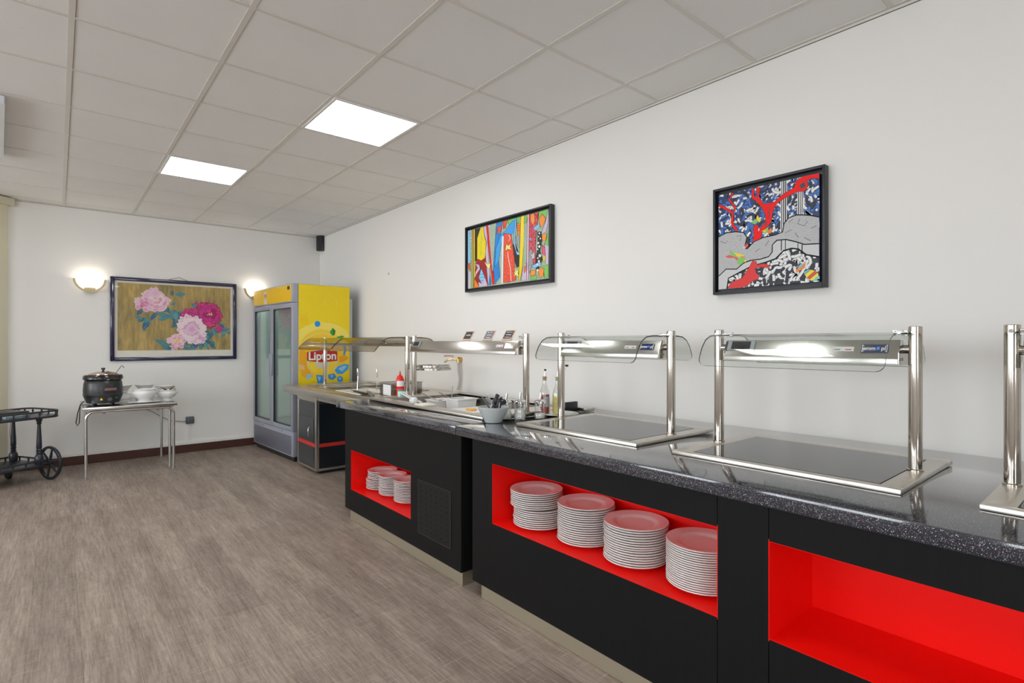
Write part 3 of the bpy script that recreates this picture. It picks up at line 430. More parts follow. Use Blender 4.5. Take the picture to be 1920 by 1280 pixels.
# ================================================================= HOT PLATE UNITS
ARCH=[(-.835,1.228),(-.825,1.262),(-.806,1.300),(-.780,1.330),(-.745,1.347),(-.70,1.352),(-.60,1.353),(-.50,1.352),(-.455,1.347),(-.42,1.330),(-.394,1.300),(-.375,1.262),(-.365,1.230)]
def arch_sheet(par,y0,y1,gm,em,name='sneeze_guard',pts=ARCH,th=.006,rnd=.028):
    b=B(); t=bmesh.new()
    def dens(P):
        A,C=Vector(P[0]),Vector(P[1]); Lg=(C-A).length; u=[s for s in(0,.0007,.003,.007,.013,.020,.028) if s<Lg*.97]
        return [tuple(A+(C-A)*(s/Lg)) for s in u]
    h0=dens(pts[:2]); h1=dens(pts[::-1][:2]); pts=h0+list(pts[1:-1])+h1[::-1]; n=len(pts); inner=[]; outer=[]
    ins=[0]*n
    for i in range(n):
        for e0 in(pts[0],pts[-1]):
            s=(Vector(pts[i])-Vector(e0)).length
            if s<rnd: ins[i]=rnd-math.sqrt(max(0,rnd*rnd-(rnd-s)**2))
    for i,p in enumerate(pts):
        a=Vector(pts[max(0,i-1)]); c=Vector(pts[min(n-1,i+1)]); d=(c-a).normalized(); q=Vector((-d.y,d.x))
        outer.append((p[0],p[1])); inner.append((p[0]-q.x*th,p[1]-q.y*th))
    def row(y,P,s): return [t.verts.new((p[0],y+s*k_,p[1])) for p,k_ in zip(P,ins)]
    ys=[y0,y1]; O=[row(y,outer,s) for y,s in zip(ys,(1,-1))]; I=[row(y,inner,s) for y,s in zip(ys,(1,-1))]
    for i in range(n-1):
        t.faces.new((O[0][i],O[0][i+1],O[1][i+1],O[1][i])); t.faces.new((I[0][i],I[1][i],I[1][i+1],I[0][i+1]))
        for k,fl in((0,0),(1,1)):
            f=t.faces.new((O[k][i],I[k][i],I[k][i+1],O[k][i+1])); f.material_index=1
    for i in(0,n-1):
        f=t.faces.new((O[0][i],O[1][i],I[1][i],I[0][i])); f.material_index=1
    bmesh.ops.recalc_face_normals(t,faces=t.faces)
    me=bpy.data.meshes.new('tmp'); t.to_mesh(me); t.free(); b.from_mesh(me); bpy.data.meshes.remove(me)
    return mk(name,b,[gm,em],par,True)
HOOD=[(-.640,1.242),(-.638,1.263),(-.608,1.328),(-.580,1.328),(-.540,1.262),(-.530,1.242)]
def post(par,x,y,z0=.889,z1=1.373,r=.020):
    b=lathe(B(),[(0,z0),(r*1.2,z0),(r*1.2,z0+.006),(r,z0+.008),(r,z1-.002),(r-.002,z1),(r-.004,z1),(r-.004,z1-.03),(0,z1-.03)],(x,y,0),28)
    return mk('post',b,M['steelv'],par,True)
def clamp(par,x,y,s):
    b=cyl(B(),(x,y+s*.018,1.3535),(x,y+s*.062,1.3535),.008,14); box(b,(x-.012,y+s*.04-.022,1.3545),(x+.012,y+s*.04+.022,1.3605),.002); box(b,(x-.012,y+s*.04-.022,1.3415),(x+.012,y+s*.04+.022,1.3465),.002)
    cyl(b,(x-.024,y,1.3535),(x-.018,y,1.3535),.006,10)
    return mk('glass_clamp',b,M['chrome'],par,True)
def hood_parts(par,y0,y1,ya,yb,text=True):
    h=mk('heat_lamp_hood',prism(B(),HOOD,y0,y1,1,bev=.0012),M['steel'],par,True)
    for y,s in((y0,-1),(y1,1)):
        b=box(B(),(-.634,y+(s*.0002 if s>0 else -.0022),1.244),(-.520,y+(.0022 if s>0 else -.0002),1.285)); 
        for x in(-.622,-.592): cyl(b,(x,y+s*.002,1.262),(x,y+s*.0045,1.262),.005,10)
        mk('end_plate',b,M['steel'],h)
    for y,p in((y0,ya),(y1,yb)):
        s=1 if p>y else -1
        mk('support_tube',cyl(B(),(-.585,y,1.296),(-.585,p-s*.015,1.296),.015,18),M['steelv'],par,True)
    # slanted face frame of reference
    a=Vector((-.638,0,1.263)); c=Vector((-.608,0,1.328)); d=(c-a).normalized(); nrm=Vector((-d.z,0,d.x)); 
    def F(u,w,o=.001): # u along y from y0 (near end), w up the slope 0..1
        p=a+(c-a)*w+nrm*o; return Vector((p.x,y0+u,p.z))
    up=tuple(d); xd=(0,-1,0)
    def slab(name,u0,u1,w0,w1,mt,o0=.0004,o1=.003,lab=None):
        b=B(); t=bmesh.new(); vs=[]
        for o in(o0,o1):
            for u,w in((u0,w0),(u1,w0),(u1,w1),(u0,w1)): vs.append(t.verts.new(F(u,w,o)))
        for q in((3,2,1,0),(4,5,6,7),(0,1,5,4),(1,2,6,5),(2,3,7,6),(3,0,4,7)): t.faces.new([vs[i] for i in q])
        bmesh.ops.recalc_face_normals(t,faces=t.faces); merge(b,t); return mk(name,b,mt,h,label=lab)
    W_=y1-y0
    bd=slab('badge',.030,.112,.30,.74,mat('badge blue',(.008,.018,.085),.25) if text else M['chrome'],lab='small blue badge' if text else 'small silver badge')
    if text:
        b=B(); M4=frame4(F(.072,.52,.0034),xd,up)
        textbm(b,'emm   pl',.0195,M4,0,.0003,.0004)
        sq=F(.083,.53,.0034); 
        t=bmesh.new(); bmesh.ops.create_cube(t,size=1); bmesh.ops.scale(t,vec=(.009,.011,.0008),verts=t.verts); bmesh.ops.transform(t,matrix=frame4(F(.0605,.53,.0034),xd,up),verts=t.verts); merge(b,t,1)
        for u,s in((.108,1),(.034,-1)):
            for uu,ww,su,sv in((u,.53,.0018,.028),(u-s*.0025,.66,.006,.0016),(u-s*.0025,.38,.006,.0016)):
                t=bmesh.new(); bmesh.ops.create_cube(t,size=1); bmesh.ops.scale(t,vec=(su,sv,.0006),verts=t.verts); bmesh.ops.transform(t,matrix=frame4(F(uu,ww,.0034),xd,up),verts=t.verts); merge(b,t,0)
        mk('badge_lettering',b,['white',mat('badge light blue',(.05,.25,.75),.3)],h)
    slab('rating_sticker',.135,.205,.38,.62,mat('white sticker',(.75,.73,.72),.5),.0004,.0009)
    slab('sticker_print',.178,.198,.44,.50,mat('grey print',(.25,.25,.26),.5),.001,.0013); slab('sticker_print',.142,.162,.44,.50,mat('red print',(.6,.08,.10),.5),.001,.0013)
    slab('controller_frame',W_-.125,W_-.010,.35,.95,mat('grey bezel',(.30,.33,.36),.35)); slab('controller_display',W_-.108,W_-.028,.42,.9,M['hob'],.003,.0042); slab('power_switch',W_-.0095,W_-.0005,.35,.9,M['dark'],.0005,.004)
    return h
def hot_unit(y0,y1,label,cat='hot plate'):
    t=thing('heated_display',label,cat,(-.59,(y0+y1)/2,ZC),group='hot plates with lamp hoods on the worktop')
    X0,X1=-.902,-.275; b=B()
    for lo,hi in(((X0,y0,ZC+.0006),(-.868,y1,.889)),((-.345,y0,ZC+.0006),(X1,y1,.889)),((-.868,y0,ZC+.0006),(-.345,y0+.062,.889)),((-.868,y1-.072,ZC+.0006),(-.345,y1,.889))): box(b,lo,hi,.003)
    box(b,(-.868,y0+.062,ZC+.0006),(-.345,y1-.072,.8865),mi=1)
    mk('steel_frame',b,[M['rim'],M['dark']],t,True)
    mk('ceramic_surface',box(B(),(-.866,y0+.064,.8866),(-.347,y1-.074,.8893)),M['hob'],t)
    ya,yb=y0+.040,y1-.026
    for y in(ya,yb): post(t,-.585,y)
    hood_parts(t,y0+.076,y1-.075,ya,yb)
    arch_sheet(t,y0+.060,y1-.074,M['glass'],M['glassedge'])
    clamp(t,-.585,ya,1); clamp(t,-.585,yb,-1)
    return t
hot_unit(.475,1.245,'steel framed hot plate with glass guard beneath the blue red painting')
hot_unit(1.42,2.21,'steel framed hot plate with glass guard beside the oil and vinegar bottles')
hot_unit(-.47,.30,'steel framed hot plate cut off by the right picture edge')
# ================================================================= COLD WELL
t=thing('cold_well','sunken steel cold well with lamp hood, set in the worktop before the tap','cold well',(-.53,3.2,ZC))
X0,X1,Y0,Y1=-.928,-.127,2.474,3.952; zt=.892; ox0,ox1,oy0,oy1=-.850,-.205,2.66,3.78
b=B()
for lo,hi in(((X0,Y0,ZC+.0006),(ox0,Y1,zt)),((ox1,Y0,ZC+.0006),(X1,Y1,zt)),((ox0,Y0,ZC+.0006),(ox1,oy0,zt)),((ox0,oy1,ZC+.0006),(ox1,Y1,zt))): box(b,lo,hi,.003)
mk('steel_rim',b,M['rim'],t,True)
zb=.800; b=B(); w=.003
for lo,hi in(((ox0,oy0,zb-w),(ox1,oy1,zb)),((ox0-w,oy0,zb-w),(ox0,oy1,zt-.004)),((ox1,oy0,zb-w),(ox1+w,oy1,zt-.004)),((ox0,oy0-w,zb-w),(ox1,oy0,zt-.004)),((ox0,oy1,zb-w),(ox1,oy1+w,zt-.004))): box(b,lo,hi)
mk('basin',b,M['steel'],t)
b=box(B(),(-.29,2.50,zt+.0003),(-.14,2.655,zt+.0025))
for i in range(9):
    for j in range(9): cyl(b,(-.280+.016*i,2.512+.0165*j,zt+.0026),(-.280+.016*i,2.512+.0165*j,zt+.0030),.005,8,1)
mk('perforated_cover',b,[M['rim'],mat('grille hole',(.001,.001,.001),.9)],t)
for y in(2.492,3.858): post(t,-.58,y,zt)
h=hood_parts(t,2.530,3.822,2.492,3.858,False)
clamp(t,-.58,2.492,1); clamp(t,-.58,3.858,1)
b=B()
for k,z in enumerate((1.098,1.122)):
    c=(-.385-.012*k,3.86); R=.135
    lathe(b,[(R,z-.008),(R,z+.008),(R-.004,z+.008),(R-.004,z-.008),(R,z-.008)],(c[0],c[1],0),40)
    tube(b,[(-.56,3.858,z),(c[0]-R+.002,c[1],z)],.007,8)
mk('ring_holder',b,mat('plain steel',(.50,.48,.45),.18,1,var=.03),t,True)
# things in the well
single('cutting_board',box(B(),(-.842,2.668,zb+.0006),(-.50,3.02,zb+.078),.006),mat('white plastic board',(.78,.78,.76),.4,var=.02),'thick white board lying at the near end of the cold well','board',smooth=True)
single('orange_slice',lathe(B(),[(0,.0),(.034,0),(.037,.004),(.034,.010),(0,.011)],n=24),mat('orange flesh',(.85,.42,.02),.35,var=.2,scale=(60,60,60)),'orange slice lying on the white board in the cold well','food',smooth=True,origin=(-.73,2.86,zb+.0785))
def dish(x,y,L_,W_,H_,label,sp):
    t=thing('serving_dish',label,'dish',(x,y,zb+.0006),group='white dishes in the cold well')
    b=B(); tt=bmesh.new(); k=.86
    def ring(lx,ly,z): return [tt.verts.new((x+sx*lx/2,y+sy*ly/2,zb+.0006+z)) for sx,sy in((-1,-1),(1,-1),(1,1),(-1,1))]
    rs=[ring(L_*k,W_*k,0),ring(L_*.98,W_*.98,H_-.008),ring(L_+.02,W_+.02,H_-.006),ring(L_+.02,W_+.02,H_),ring(L_*.95,W_*.95,H_),ring(L_*.80,W_*.80,.01)]
    for a,c in zip(rs,rs[1:]):
        for i in range(4): tt.faces.new((a[i],a[(i+1)%4],c[(i+1)%4],c[i]))
    tt.faces.new(rs[0][::-1]); tt.faces.new(rs[-1]); bmesh.ops.recalc_face_normals(tt,faces=tt.faces)
    bmesh.ops.bevel(tt,geom=list(tt.edges),offset=.003,segments=2,affect='EDGES'); merge(b,tt)
    mk('dish_body',b,M['white'],t,True)
    zz=zb+.0006+H_*.72; 
    mk('filling',box(B(),(x-L_*.43,y-W_*.43,zz-.01),(x+L_*.43,y+W_*.43,zz)),mat('dressing '+label[:12],sp,.4,var=.2,scale=(50,50,50)),t)
    return t
dish(-.565,3.215,.165,.165,.118,'deeper white dish with a spoon, nearer the white board',(.65,.58,.45))
dish(-.60,3.425,.165,.165,.095,'shallower white dish with a spoon, farther from the white board',(.55,.30,.16))
def spoon(p0,p1,r,label,name='spoon',bowl=True,mt='chrome',group=None,hook=0):
    p0=Vector(p0);p1=Vector(p1); t=thing(name,label,'spoon',tuple(p0),group=group)
    pts=[p0+(p1-p0)*i/8 for i in range(9)]
    if hook: pts+= [p1+Vector((hook*.4,0,.008)),p1+Vector((hook*.9,0,-.004)),p1+Vector((hook,0,-.03))]
    mk('spoon_stem',tube(B(),pts,r,8),M[mt],t,True)
    if bowl: mk('spoon_bowl',lathe(B(),[(0,-.004),(.018,.0),(.026,.008),(.0245,.008),(.017,.002),(0,-.002)],tuple(p0+Vector((0,0,.002))),18),M[mt],t,True)
    return t
spoon((-.60,3.21,.896),(-.70,3.30,.962),.0035,'small steel spoon sticking out of the deeper white dish',group='spoons in the white dishes')
spoon((-.62,3.42,.880),(-.72,3.49,.940),.0035,'small steel spoon sticking out of the shallower white dish',group='spoons in the white dishes')
t=thing('round_tray','brown filled round tray at the far end of the cold well','tray',(-.375,3.60,zb+.0006))
mk('tray_body',lathe(B(),[(0,0),(.125,0),(.142,.045),(.144,.06),(.138,.06),(.120,.01),(0,.008)],(-.375,3.60,zb+.0006),36),M['steel'],t,True)
mk('filling',lathe(B(),[(0,.0),(.128,0),(.130,.004),(.08,.016),(0,.02)],(-.375,3.60,zb+.036),30),mat('brown stew',(.16,.06,.035),.35,var=.4,scale=(30,30,30)),t,True)
spoon((-.38,3.62,.862),(-.34,3.66,.965),.004,'dark ladle handle standing in the brown filled tray',name='ladle',mt='chrome')
t=thing('serving_tongs','white tongs with pale green tips leaning on the well rim','tongs',(-.74,3.5,zt))
for dx in(0,.03): mk('arm',tube(B(),[(-.735+dx,3.80,.925),(-.79+dx*.6,3.55,.905),(-.83+dx*.3,3.33,.897)],.005,8),mat('white plastic',(.78,.78,.78),.35,var=.02),t,True)
mk('tip',box(B(),(-.748,3.785,.893),(-.692,3.825,.935),.006),mat('mint plastic',(.50,.72,.68),.35),t,True)
single('paper_ball',lathe(B(),[(0,0),(.022,.004),(.032,.018),(.028,.034),(.012,.044),(0,.045)],n=9),mat('crumpled white foil',(.72,.73,.75),.35,var=.15,scale=(80,80,80)),'crumpled white paper ball on the cold well front rim','litter',origin=(-.885,3.33,zt+.0006))
single('paper_napkin',box(B(),(-.05,-.06,0),(.05,.06,.012),.004),M['mat'],'folded white napkin in front of the shallower white dish','napkin',smooth=True,origin=(-.885,3.18,zt+.0006))
# little chalkboard signs standing on the hood
def sign(y,label,lines,col):
    t=thing('chalkboard_sign',label,'sign',(-.596,y,1.3285),group='chalkboard signs on the lamp hood')
    R_=Matrix.Translation((-.600,y,1.3335))@Matrix.Rotation(math.radians(-90),4,'Z')@Matrix.Rotation(math.radians(-32),4,'X')
    def bb(lo,hi): 
        t_=box(B(),lo,hi,.0012); bmesh.ops.transform(t_,matrix=R_,verts=t_.verts); return t_
    f=B()
    for lo,hi in(((-.048,-.003,.0),(.048,.008,.009)),((-.048,-.003,.069),(.048,.003,.075)),((-.048,-.003,.009),(-.042,.003,.069)),((.042,-.003,.009),(.048,.003,.069))): merge(f,bb(lo,hi))
    mk('wooden_frame',f,mat('pale pine',(.74,.50,.34),.5,var=.1),t); mk('board',bb((-.042,-.0015,.009),(.042,.002,.069)),mat(col[0],col[1],.6),t)
    b=B()
    sg=random.Random(len(label))
    for k in range(lines):
        zc0=.058-.019*k-(.018 if lines==1 else 0); h0=.012 if lines==1 else .008; hw=.028+sg.uniform(-.006,.006); m=22
        pts=[R_@Vector((-hw+2*hw*i/m,-.0022,zc0+h0*.5*(math.sin(i*1.9+k)+.5*sg.uniform(-1,1)))) for i in range(m+1)]
        tube(b,pts,.0011,5)
    mk('chalk_writing',b,'white',t)
cb=('chalk black',(.035,.035,.045)); cg=('chalk grey',(.12,.15,.20))
sign(3.105,'small chalkboard sign with one line of writing, farthest from the hood badge',1,cb)
sign(2.865,'greyer chalkboard sign with three lines, middle one on the hood',3,cg)
sign(2.660,'dark chalkboard sign with three lines, directly above the hood badge',3,cb)

# ================================================================= SALAD BAR
t=thing('salad_bar','stainless steel salad bar with dark end cabinet before the yellow cooler','salad bar',(-.5,5.0,0))
zs=.870; SX0,SX1,SY0,SY1=-.965,-.012,3.975,5.935; b=B(); wx0,wx1,wy0,wy1=-.80,-.14,4.36,5.62
for lo,hi in(((SX0,SY0,.806),(wx0,SY1,zs)),((wx1,SY0,.806),(SX1,SY1,zs)),((wx0,SY0,.806),(wx1,wy0,zs)),((wx0,wy1,.806),(wx1,SY1,zs))): box(b,lo,hi,.003)
mk('steel_top',b,M['rim'],t,True)
b=B(); zb2=.74
for lo,hi in(((wx0,wy0,zb2-.003),(wx1,wy1,zb2)),((wx0-.003,wy0,zb2),(wx0,wy1,zs-.004)),((wx1,wy0,zb2),(wx1+.003,wy1,zs-.004)),((wx0,wy0-.003,zb2),(wx1,wy0,zs-.004)),((wx0,wy1,zb2),(wx1,wy1+.003,zs-.004))): box(b,lo,hi)
mk('basin',b,M['steel'],t)
b=box(B(),(-.80,4.0,.735),(-.805+.66,4.03,.8055)); prism(b,[(-.955,.8055),(-.82,.8055),(-.82,.752)],5.90,5.93,1); prism(b,[(-.955,.8055),(-.82,.8055),(-.82,.765)],5.385,5.41,1); box(b,(-.83,4.03,.77),(-.806,5.38,.8055)); box(b,(-.817,5.385,.733),(-.806,5.93,.8055))
mk('under_frame',b,M['rim'],t)
bx0,by0,by1=-.818,5.383,5.932
b=box(B(),(bx0+.005,by0+.005,.06),(-.20,by1-.005,.733)); mk('cabinet_body',b,M['charcoal'],t)
b=box(B(),(bx0+.03,by0+.002,.055),(-.22,by0+.005,.70)); mk('end_panel',b,M['navy'],t,label='blue black end panel')
b=B()
for y in(by0,by1-.03): box(b,(bx0,y,.03),(bx0+.032,y+.03,.735),.003)
box(b,(bx0,by0+.03,.03),(bx0+.03,by1-.03,.055),.002); box(b,(bx0,by0+.03,.715),(bx0+.02,by1-.03,.735),.002); box(b,(bx0+.032,by0+.0005,.03),(-.22,by0+.03,.055),.002); box(b,(-.23,by0,.03),(-.20,by0+.03,.735),.002)
mk('corner_frame',b,M['rim'],t,True)
d=mk('cabinet_door',box(B(),(bx0+.001,by0+.075,.10),(bx0+.0045,by1-.045,.555),.001),M['charcoal'],t)
mk('door_handle',tube(B(),[(bx0,5.515,.37),(bx0-.022,5.515,.37),(bx0-.03,5.515,.38),(bx0-.03,5.515,.45),(bx0-.022,5.515,.46),(bx0,5.515,.46)],.005,10),M['chrome'],d,True)
b=box(B(),(bx0-.0002,by0+.031,.268),(bx0+.0008,by1-.031,.305)); box(b,(bx0+.033,by0+.001,.268),(-.235,by0+.0018,.303)); mk('red_stripe',b,mat('red trim stripe',(.62,.03,.025),.4),t)
mk('foot',box(B(),(bx0+.05,by0+.03,0),(-.25,by1-.03,.055)),M['dark'],t)
b=box(B(),(-.70,4.02,.02),(-.20,4.30,.735)); mk('near_cabinet',b,M['charcoal'],t)
for y in(3.998,5.755): post(t,-.565 if y<4.5 else -.585,y,zs,1.37)
SAL=[(-.845,1.244),(-.832,1.268),(-.80,1.302),(-.765,1.334),(-.735,1.354),(-.70,1.362),(-.60,1.364),(-.42,1.363),(-.36,1.358),(-.32,1.345),(-.275,1.31)]
arch_sheet(t,4.025,4.93,M['smoke'],M['smokeedge'],pts=SAL); arch_sheet(t,4.95,5.83,M['smoke'],M['smokeedge'],pts=SAL)
clamp(t,-.565,3.998,1); clamp(t,-.585,5.755,-1)
mk('guard_rail',tube(B(),[(-.56,3.998,1.296),(-.575,4.9,1.296),(-.585,5.755,1.296)],.012,12),M['steelv'],t,True)
for z in (0,): pass
# pans in the salad bar
def pan(x0,x1,y0,y1,label,mt,rimm,fill=None,fz=.03,name='steel_pan',cat='pan'):
    t=thing(name,label,cat,((x0+x1)/2,(y0+y1)/2,zs),group='pans in the salad bar')
    b=B(); h=.10
    for lo,hi in(((x0,y0,zs+.0006),(x0+.018,y1,zs+.006)),((x1-.018,y0,zs+.0006),(x1,y1,zs+.006)),((x0+.018,y0,zs+.0006),(x1-.018,y0+.018,zs+.006)),((x0+.018,y1-.018,zs+.0006),(x1-.018,y1,zs+.006))): box(b,lo,hi,.002)
    mk('pan_rim',b,rimm,t,True); b=B(); a=.020
    for lo,hi in(((x0+a,y0+a,zs-h),(x1-a,y1-a,zs-h+.002)),((x0+a,y0+a,zs-h),(x0+a+.002,y1-a,zs+.003)),((x1-a-.002,y0+a,zs-h),(x1-a,y1-a,zs+.003)),((x0+a,y0+a,zs-h),(x1-a,y0+a+.002,zs+.003)),((x0+a,y1-a-.002,zs-h),(x1-a,y1-a,zs+.003))): box(b,lo,hi)
    mk('pan_body',b,mt,t)
    if fill: mk('food',box(B(),(x0+a+.003,y0+a+.003,zs-h+.003),(x1-a-.003,y1-a-.003,zs-fz),.01),fill,t,True)
    return t
fd=mat('beige salad',(.55,.45,.22),.45,var=.5,scale=(40,40,40)); fd2=mat('green salad',(.22,.24,.06),.5,var=.5,scale=(50,50,50)); wp=mat('white plastic',(.78,.78,.78),.35,var=.02)
pan(-.815,-.475,4.37,4.90,'wide white pan at the near front of the salad bar',wp,wp,fd,.02,name='white_pan')
pan(-.465,-.13,4.37,4.90,'steel pan of pale salad at the near back of the salad bar',M['steel'],M['steel'],fd,.025)
pan(-.815,-.475,4.92,5.26,'steel pan in the middle front of the salad bar',M['steel'],M['steel'],fd2,.03)
pan(-.465,-.13,4.92,5.26,'steel pan in the middle back of the salad bar',M['steel'],M['steel'],fd2,.03)
pan(-.815,-.475,5.28,5.63,'covered steel pan at the far front of the salad bar',M['steel'],M['steel'],M['steel'],.004)
pan(-.465,-.13,5.28,5.63,'covered steel pan at the far back of the salad bar',M['steel'],M['steel'],M['steel'],.004)
def stand_spoon(x,y,label):
    t=thing('serving_spoon',label,'spoon',(x,y,.86),group='spoons standing in the white pan')
    b=B(); tt=tube(B(),[(x,y,.866),(x+.006,y+.005,.93),(x+.012,y+.01,1.0)],.0035,8); merge(b,tt)
    mk('spoon_stem',b,M['chrome'],t,True); e=B(); lathe(e,[(0,0),(.006,.004),(.0085,.05),(.007,.085),(0,.09)],(x+.012,y+.01,.985),12,sy=.5); mk('spoon_handle',e,M['chrome'],t,True)
stand_spoon(-.62,4.86,'upright steel serving spoon in the white pan, nearer the yellow cooler')
stand_spoon(-.52,4.66,'upright steel serving spoon in the white pan, nearer the red bottle')
def tool(p0,p1,w,label,mt):
    p0=Vector(p0);p1=Vector(p1); d=(p1-p0); t=thing('salad_tongs',label,'tongs',tuple(p0))
    M4=frame4(tuple((p0+p1)/2),tuple(d),tuple(Vector((0,0,1)).cross(d))); b=B(); tt=box(B(),(-d.length/2,-w/2,-.008),(d.length/2,w/2,.008),.005); bmesh.ops.transform(tt,matrix=M4,verts=tt.verts); merge(b,tt)
    mk('grip',b,mt,t,True)
    mk('blade',tube(B(),[tuple(p0),tuple(p0-d.normalized()*.10+Vector((0,0,.004)))],.005,8),M['chrome'],t,True)
tool((-.775,4.56,.888),(-.80,4.27,.884),.030,'black handled tongs lying across the salad bar edge',M['dark'])
tool((-.73,4.38,.890),(-.83,4.08,.880),.030,'grey handled tongs beside the black handled ones',mat('grey grip',(.12,.125,.135),.4))
t=thing('clear_container','clear plastic tub with white label behind the red bottle','container',(-.52,4.17,zs))
b=B(); x0,x1,y0,y1,z0,z1=-.665,-.38,4.075,4.30,zs+.0006,zs+.105
for lo,hi in(((x0,y0,z0),(x1,y1,z0+.003)),((x0,y0,z0),(x0+.003,y1,z1)),((x1-.003,y0,z0),(x1,y1,z1)),((x0+.003,y0,z0),(x1-.003,y0+.003,z1)),((x0+.003,y1-.003,z0),(x1-.003,y1,z1))): box(b,lo,hi)
mk('tub_body',b,glassmat('clear plastic',(.80,.80,.79),.05,1.5,1.2),t); mk('tub_contents',box(B(),(x0+.006,y0+.006,z0+.004),(x1-.006,y1-.006,z0+.05),.01),mat('brown food',(.33,.25,.17),.5,var=.4,scale=(40,40,40)),t,True)
mk('tub_rim',box(box(box(box(B(),(x0-.006,y0-.006,z1),(x0+.004,y1+.006,z1+.004)),(x1-.004,y0-.006,z1),(x1+.006,y1+.006,z1+.004)),(x0+.004,y0-.006,z1),(x1-.004,y0+.004,z1+.004)),(x0+.004,y1-.004,z1),(x1-.004,y1+.006,z1+.004)),mat('grey rim',(.25,.25,.25),.3),t)
mk('paper_label',box(box(B(),(x0+.07,y0-.001,z0+.004),(x0+.20,y0-.0003,z0+.092)),(x0-.001,y0+.02,z0+.004),(x0-.0003,y0+.16,z0+.092)),mat('white paper',(.8,.8,.82),.6,var=.02),t)
t=thing('squeeze_bottle','red squeeze bottle with white label beside the paired posts','bottle',(-.612,4.035,zs))
c=(-.612,4.035,zs+.0006); rm=mat('red plastic',(.80,.018,.012),.3,var=.03)
mk('bottle_body',lathe(B(),[(0,0),(.030,0),(.032,.003),(.032,.140),(.030,.150),(.022,.156),(0,.156)],c,28),rm,t,True); mk('bottle_cap',lathe(B(),[(0,.156),(.024,.156),(.024,.168),(.012,.175),(.008,.180),(.003,.212),(0,.212)],c,24),rm,t,True)
mk('white_label',lathe(B(),[(.0322,.085),(.0328,.085),(.0328,.130),(.0322,.130)],c,24,ang=2.4,a0=PI+.1),mat('white paper',(.8,.8,.82),.6,var=.02),t,True); mk('picture_label',lathe(B(),[(.0322,.008),(.0328,.008),(.0328,.062),(.0322,.062)],c,24,ang=1.7,a0=PI+.3),mat('multicoloured label',(.25,.30,.25),.4,var=.95,scale=(70,70,70)),t,True)

# ================================================================= SMALL THINGS ON THE WORKTOP
zc=ZC+.0006
t=thing('condiment_bowl','pale grey bowl full of wrapped sachets at the worktop edge','bowl',(-.915,2.39,ZC)); c=(-.915,2.39,zc)
mk('bowl_body',lathe(B(),[(0,0),(.045,0),(.048,.004),(.086,.076),(.089,.086),(.086,.087),(.082,.078),(.045,.010),(0,.008)],c,40),mat('pale grey glaze',(.56,.60,.60),.2,var=.03),t,True)
sr=random.Random(5)
sm=[mat('dark sachet paper',(.05,.05,.06),.35,var=.3,scale=(90,90,90)),mat('silver sachet foil',(.45,.44,.46),.3,.5,var=.4,scale=(90,90,90))]
for i in range(16):
    a=sr.uniform(0,2*PI); r=sr.uniform(.005,.058); tilt=sr.uniform(.2,1.2); q=box(B(),(-.012,-.003,-.04),(.012,.003,.04),.002)
    bmesh.ops.transform(q,matrix=Matrix.Rotation(a,4,'Z')@Matrix.Rotation(tilt,4,'Y')@Matrix.Rotation(sr.uniform(0,3),4,'Z'),verts=q.verts)
    k=i%3==0
    single('sachet',q,sm[1 if k else 0],'silver wrapped sachet in the pale grey bowl' if k else 'dark wrapped sachet in the pale grey bowl','sachet','silver sachets in the bowl' if k else 'dark sachets in the bowl',True,origin=(c[0]+r*math.cos(a),c[1]+r*math.sin(a),ZC+.078+.010*(i%5)))
def shaker(x,y,H_,label,sugar,r=.036):
    t=thing('sugar_dispenser',label,'sugar dispenser',(x,y,ZC),group='glass sugar dispensers by the bowl'); c=(x,y,zc)
    fl=B(); n=48; tt=bmesh.new(); prof=[(.86,0),(.98,.012),(.96,.03),(.80,H_*.45),(.86,H_*.8),(.92,H_)]
    rings=[]
    for s_,z in prof:
        rings.append([tt.verts.new((r*s_*(1+.045*math.cos(12*2*PI*i/n))*math.cos(2*PI*i/n),r*s_*(1+.045*math.cos(12*2*PI*i/n))*math.sin(2*PI*i/n),z)) for i in range(n)])
    for a,b_ in zip(rings,rings[1:]):
        for i in range(n): tt.faces.new((a[i],a[(i+1)%n],b_[(i+1)%n],b_[i]))
    tt.faces.new(rings[0][::-1]); bmesh.ops.translate(tt,vec=c,verts=tt.verts); merge(fl,tt)
    mk('glass_jar',fl,M['bottleglass'],t,True)
    mk('sugar',lathe(B(),[(0,.004),(r*.80,.004),(r*.88,.014),(r*.86,.028),(r*.72,max(.03,sugar-.006)),(r*.5,sugar),(0,sugar+.004)],c,28),mat('white sugar',(.80,.79,.76),.6,var=.03),t,True)
    mk('metal_cap',lathe(B(),[(r*.97,H_),(r*1.02,H_+.002),(r*1.02,H_+.014),(r*.8,H_+.021),(r*.25,H_+.026),(0,H_+.026)],c,28),M['chrome'],t,True)
    mk('pour_spout',cyl(B(),(x,y,zc+H_+.02),(x+.004,y-.002,zc+H_+.062),.0065,14),M['chrome'],t,True)
shaker(-.735,2.372,.092,'half full glass sugar dispenser beside the pale grey bowl',.062)
shaker(-.618,2.325,.088,'nearly empty glass sugar dispenser before the yellow oil bottle',.012,.034)
shaker(-.785,2.435,.086,'glass sugar dispenser mostly hidden behind the sachets',.05,.034)
t=thing('serving_plate','white round plate under the two dressing bottles','plate',(-.43,2.40,ZC)); c=(-.44,2.348,zc)
mk('plate_body',lathe(B(),[(0,.004),(.07,.004),(.085,.010),(.118,.016),(.120,.014),(.088,.006),(.07,0),(0,0)],c,40),M['white'],t,True)
